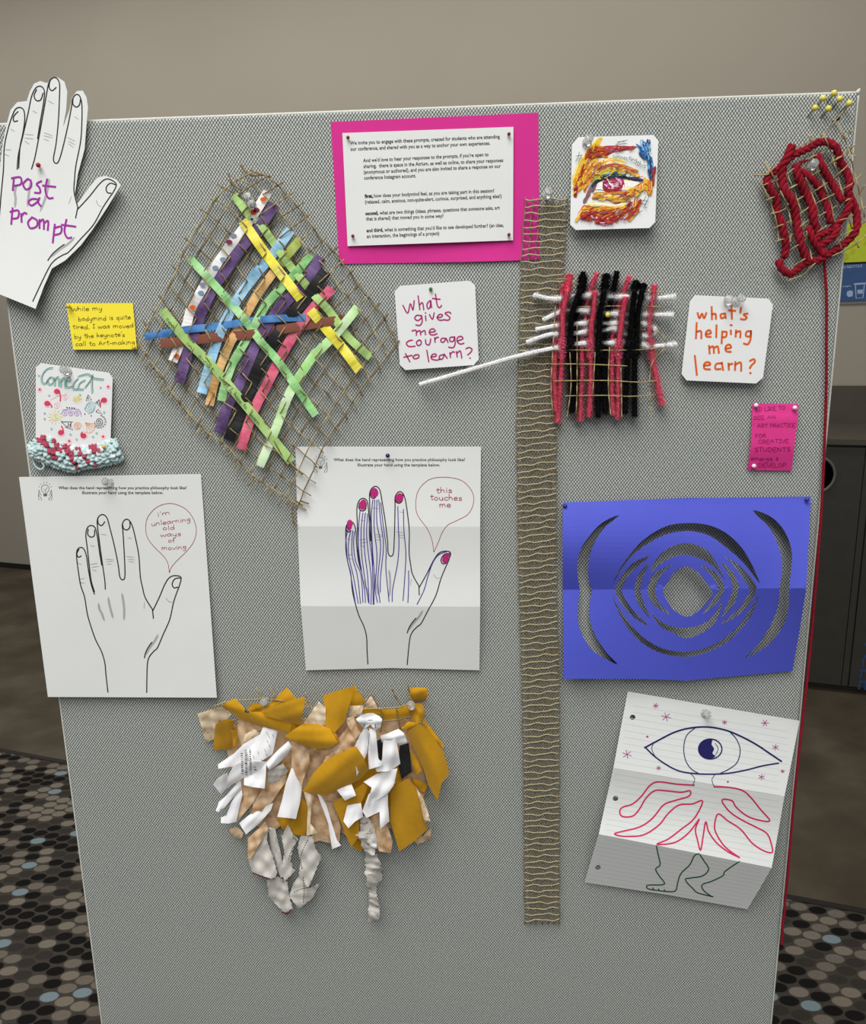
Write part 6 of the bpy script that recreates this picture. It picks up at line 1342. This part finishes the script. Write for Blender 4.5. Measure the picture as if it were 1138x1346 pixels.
S_(zL2, [(405, 825), (510, 762), (600, 735), (672, 718), (655, 800), (640, 855), (600, 912), (500, 975), (430, 1012), (470, 870)], 'W', .044, 0, .002, .005, .003); S_(zL, [(255, 650), (300, 605), (370, 560), (395, 585), (355, 640), (355, 700), (362, 790), (315, 829), (312, 740), (245, 772), (222, 735), (240, 690)], 'W', .042, 0, .003, .005, .003)
S_(zL2, [(420, 390), (452, 430), (446, 520), (430, 602), (395, 690), (352, 778), (343, 670), (333, 552), (380, 450)], 'W', .050, -.002, 0, .005, .002); S_(zL2, [(450, 402), (502, 418), (512, 530), (522, 640), (565, 692), (500, 712), (448, 727), (440, 560)], 'W', .050, .002, 0, .005, .002); S_(zL2, [(345, 330), (390, 300), (440, 285), (482, 284), (530, 308), (552, 332), (540, 392), (500, 422), (460, 372), (420, 402), (388, 382)], 'W', .055, 0, 0, .006, .003)
ik = Ink(lambda x, y: .0535, .0005)
ik.stroke(zL2([(408, 390), (425, 345), (490, 345), (500, 400)]), .8); ik.stroke(zL2([(452, 440), (440, 580)]), .7)
ik.build('stitch_thread', m_ink_k, fr)
# twine loops showing above the scraps
for l in ([(281, 928), (300, 922), (325, 920), (345, 919), (370, 921), (410, 930), (440, 934)], [(337, 904), (342, 912), (344, 920)], [(355, 904), (361, 912), (358, 920)], [(401, 910), (405, 922), (407, 930)], [(481, 922), (488, 914), (497, 930)], [(515, 905), (521, 918), (527, 927)], [(536, 900), (538, 910)], [(440, 934), (480, 932), (520, 930), (540, 924)], [(500, 931), (503, 944), (500, 962)], [(521, 930), (523, 944), (526, 958)], [(503, 948), (520, 947), (538, 942)]):
    bb = MB(); p = resample(cr(l, 6), 2.0); tube(bb, onboard_arr(p, .026), .0009, 5); bb.build('twine_strand', m_tw if l[0][0] < 480 else m_tw2, fr, smooth=True)
# crinkled grey ribbons below
def ribbon(cl, w, h, tw, m='G', wr=.0016):
    p = resample(cr(cl, 8), 1.2); d = np.gradient(p, axis=0); d /= np.linalg.norm(d, axis=1)[:, None]; n = np.stack([-d[:, 1], d[:, 0]], 1); V, F = [], []
    N = len(p)
    for i in range(N):
        t = i / (N - 1); ww = np.interp(t, [0, 1], w) * (1 + .10 * math.sin(i * .9) + RND.uniform(-.10, .10)); th = tw * t * 6.283; hh = np.interp(t, [0, 1], h)
        for s_ in (-.5, -.25, 0, .25, .5):
            o_ = s_ * ww; V.append(onboard(p[i][0] + n[i][0] * o_ * (.76 + .24 * math.cos(th)), p[i][1] + n[i][1] * o_ * (.76 + .24 * math.cos(th)) + s_ * 5 * math.sin(i * .45), max(.002, hh + o_ * .0009 * math.sin(th) + wr * math.sin(i * .8 + s_ * 5) + wr * math.sin(i * .35))))
    for i in range(N - 1):
        for k in range(4): F.append((i * 5 + k, i * 5 + k + 1, (i + 1) * 5 + k + 1, (i + 1) * 5 + k))
    V = np.array(V); f = F[0]
    if np.cross(V[f[1]] - V[f[0]], V[f[2]] - V[f[0]])[1] > 0: F = [tuple(reversed(f)) for f in F]
    return mk(FN[m], V, F, fm[m], fr, smooth=True, thick=.0004)
ribbon([(483, 1092), (486, 1120), (491, 1145), (489, 1170), (492, 1195), (490, 1211)], (29, 14), (.026, .016), 2.2, wr=.0022)
S_(zM2, [(105, 300), (215, 190), (205, 260), (235, 340), (262, 440), (240, 470), (130, 435), (110, 380)], 'G', .026, 0, .004, .005, .0012); S_(zM2, [(105, 250), (200, 165), (212, 200), (140, 330), (105, 380)], 'T', .030, 0, 0, .004)
S_(zM2, [(215, 190), (250, 200), (280, 330), (302, 450), (280, 462), (230, 330)], 'Q', .018, 0, 0, .004); S_(zM2, [(205, 475), (260, 455), (315, 480), (325, 560), (345, 630), (300, 650), (250, 600), (215, 560)], 'G', .016, 0, 0, .005, .0012)
S_(zM2, [(285, 240), (320, 175), (345, 230), (375, 250), (340, 320), (330, 370), (362, 420), (300, 482), (285, 420), (300, 330)], 'G', .024, 0, 0, .005, .0012); S_(zM2, [(370, 300), (385, 240), (450, 240), (465, 310), (497, 350), (460, 440), (425, 520), (378, 440), (385, 380)], 'G', .028, 0, .002, .005, .0012); S_(zM2, [(380, 445), (425, 520), (488, 490), (450, 570), (375, 632), (325, 560), (345, 500)], 'G', .018, 0, 0, .005, .0012)
ik = Ink(lambda x, y: .0325, 0)
for l in ([(425, 260), (400, 310), (385, 360), (395, 420)], [(345, 250), (370, 270), (340, 310), (320, 370)]):
    pp = resample(cr(zM2(l), 5), 3.4)
    for k in range(len(pp) - 1): ik.stroke([tuple(pp[k]), tuple(pp[k] * .45 + pp[k + 1] * .55)], .9, 0)
for l in ([(400, 460), (405, 520), (400, 600)], [(350, 540), (400, 520), (450, 510)], [(290, 485), (330, 460)]):
    pp = resample(cr(zM2(l), 5), 3.4)
    for k in range(len(pp) - 1): ik.stroke([tuple(pp[k]), tuple(pp[k] * .45 + pp[k + 1] * .55)], .9, 0)
ik.build('stitch_thread', m_ink_k, fr)
ik = Ink(lambda x, y: .029, 0); ik.stroke(zM2([(130, 436), (180, 455), (245, 468)]), 1.6); ik.build('red_hem', mat('wine_thread', (96, 40, 44), 0.8, 0), fr)
ik = Ink(lambda x, y: .020, 0); ik.stroke(zM2([(290, 645), (315, 655), (335, 635)]), 2.0); ik.build('red_hem', mat('wine_thread', (96, 40, 44), 0.8, 0), fr)
push_pin(349, 921, .024, 'clear push pin at the white-paper end of the scrap fringe', (0, -1, .25)); push_pin(540, 926, .030, 'clear push pin in the mustard knot of the scrap fringe', (.1, -1, .2))
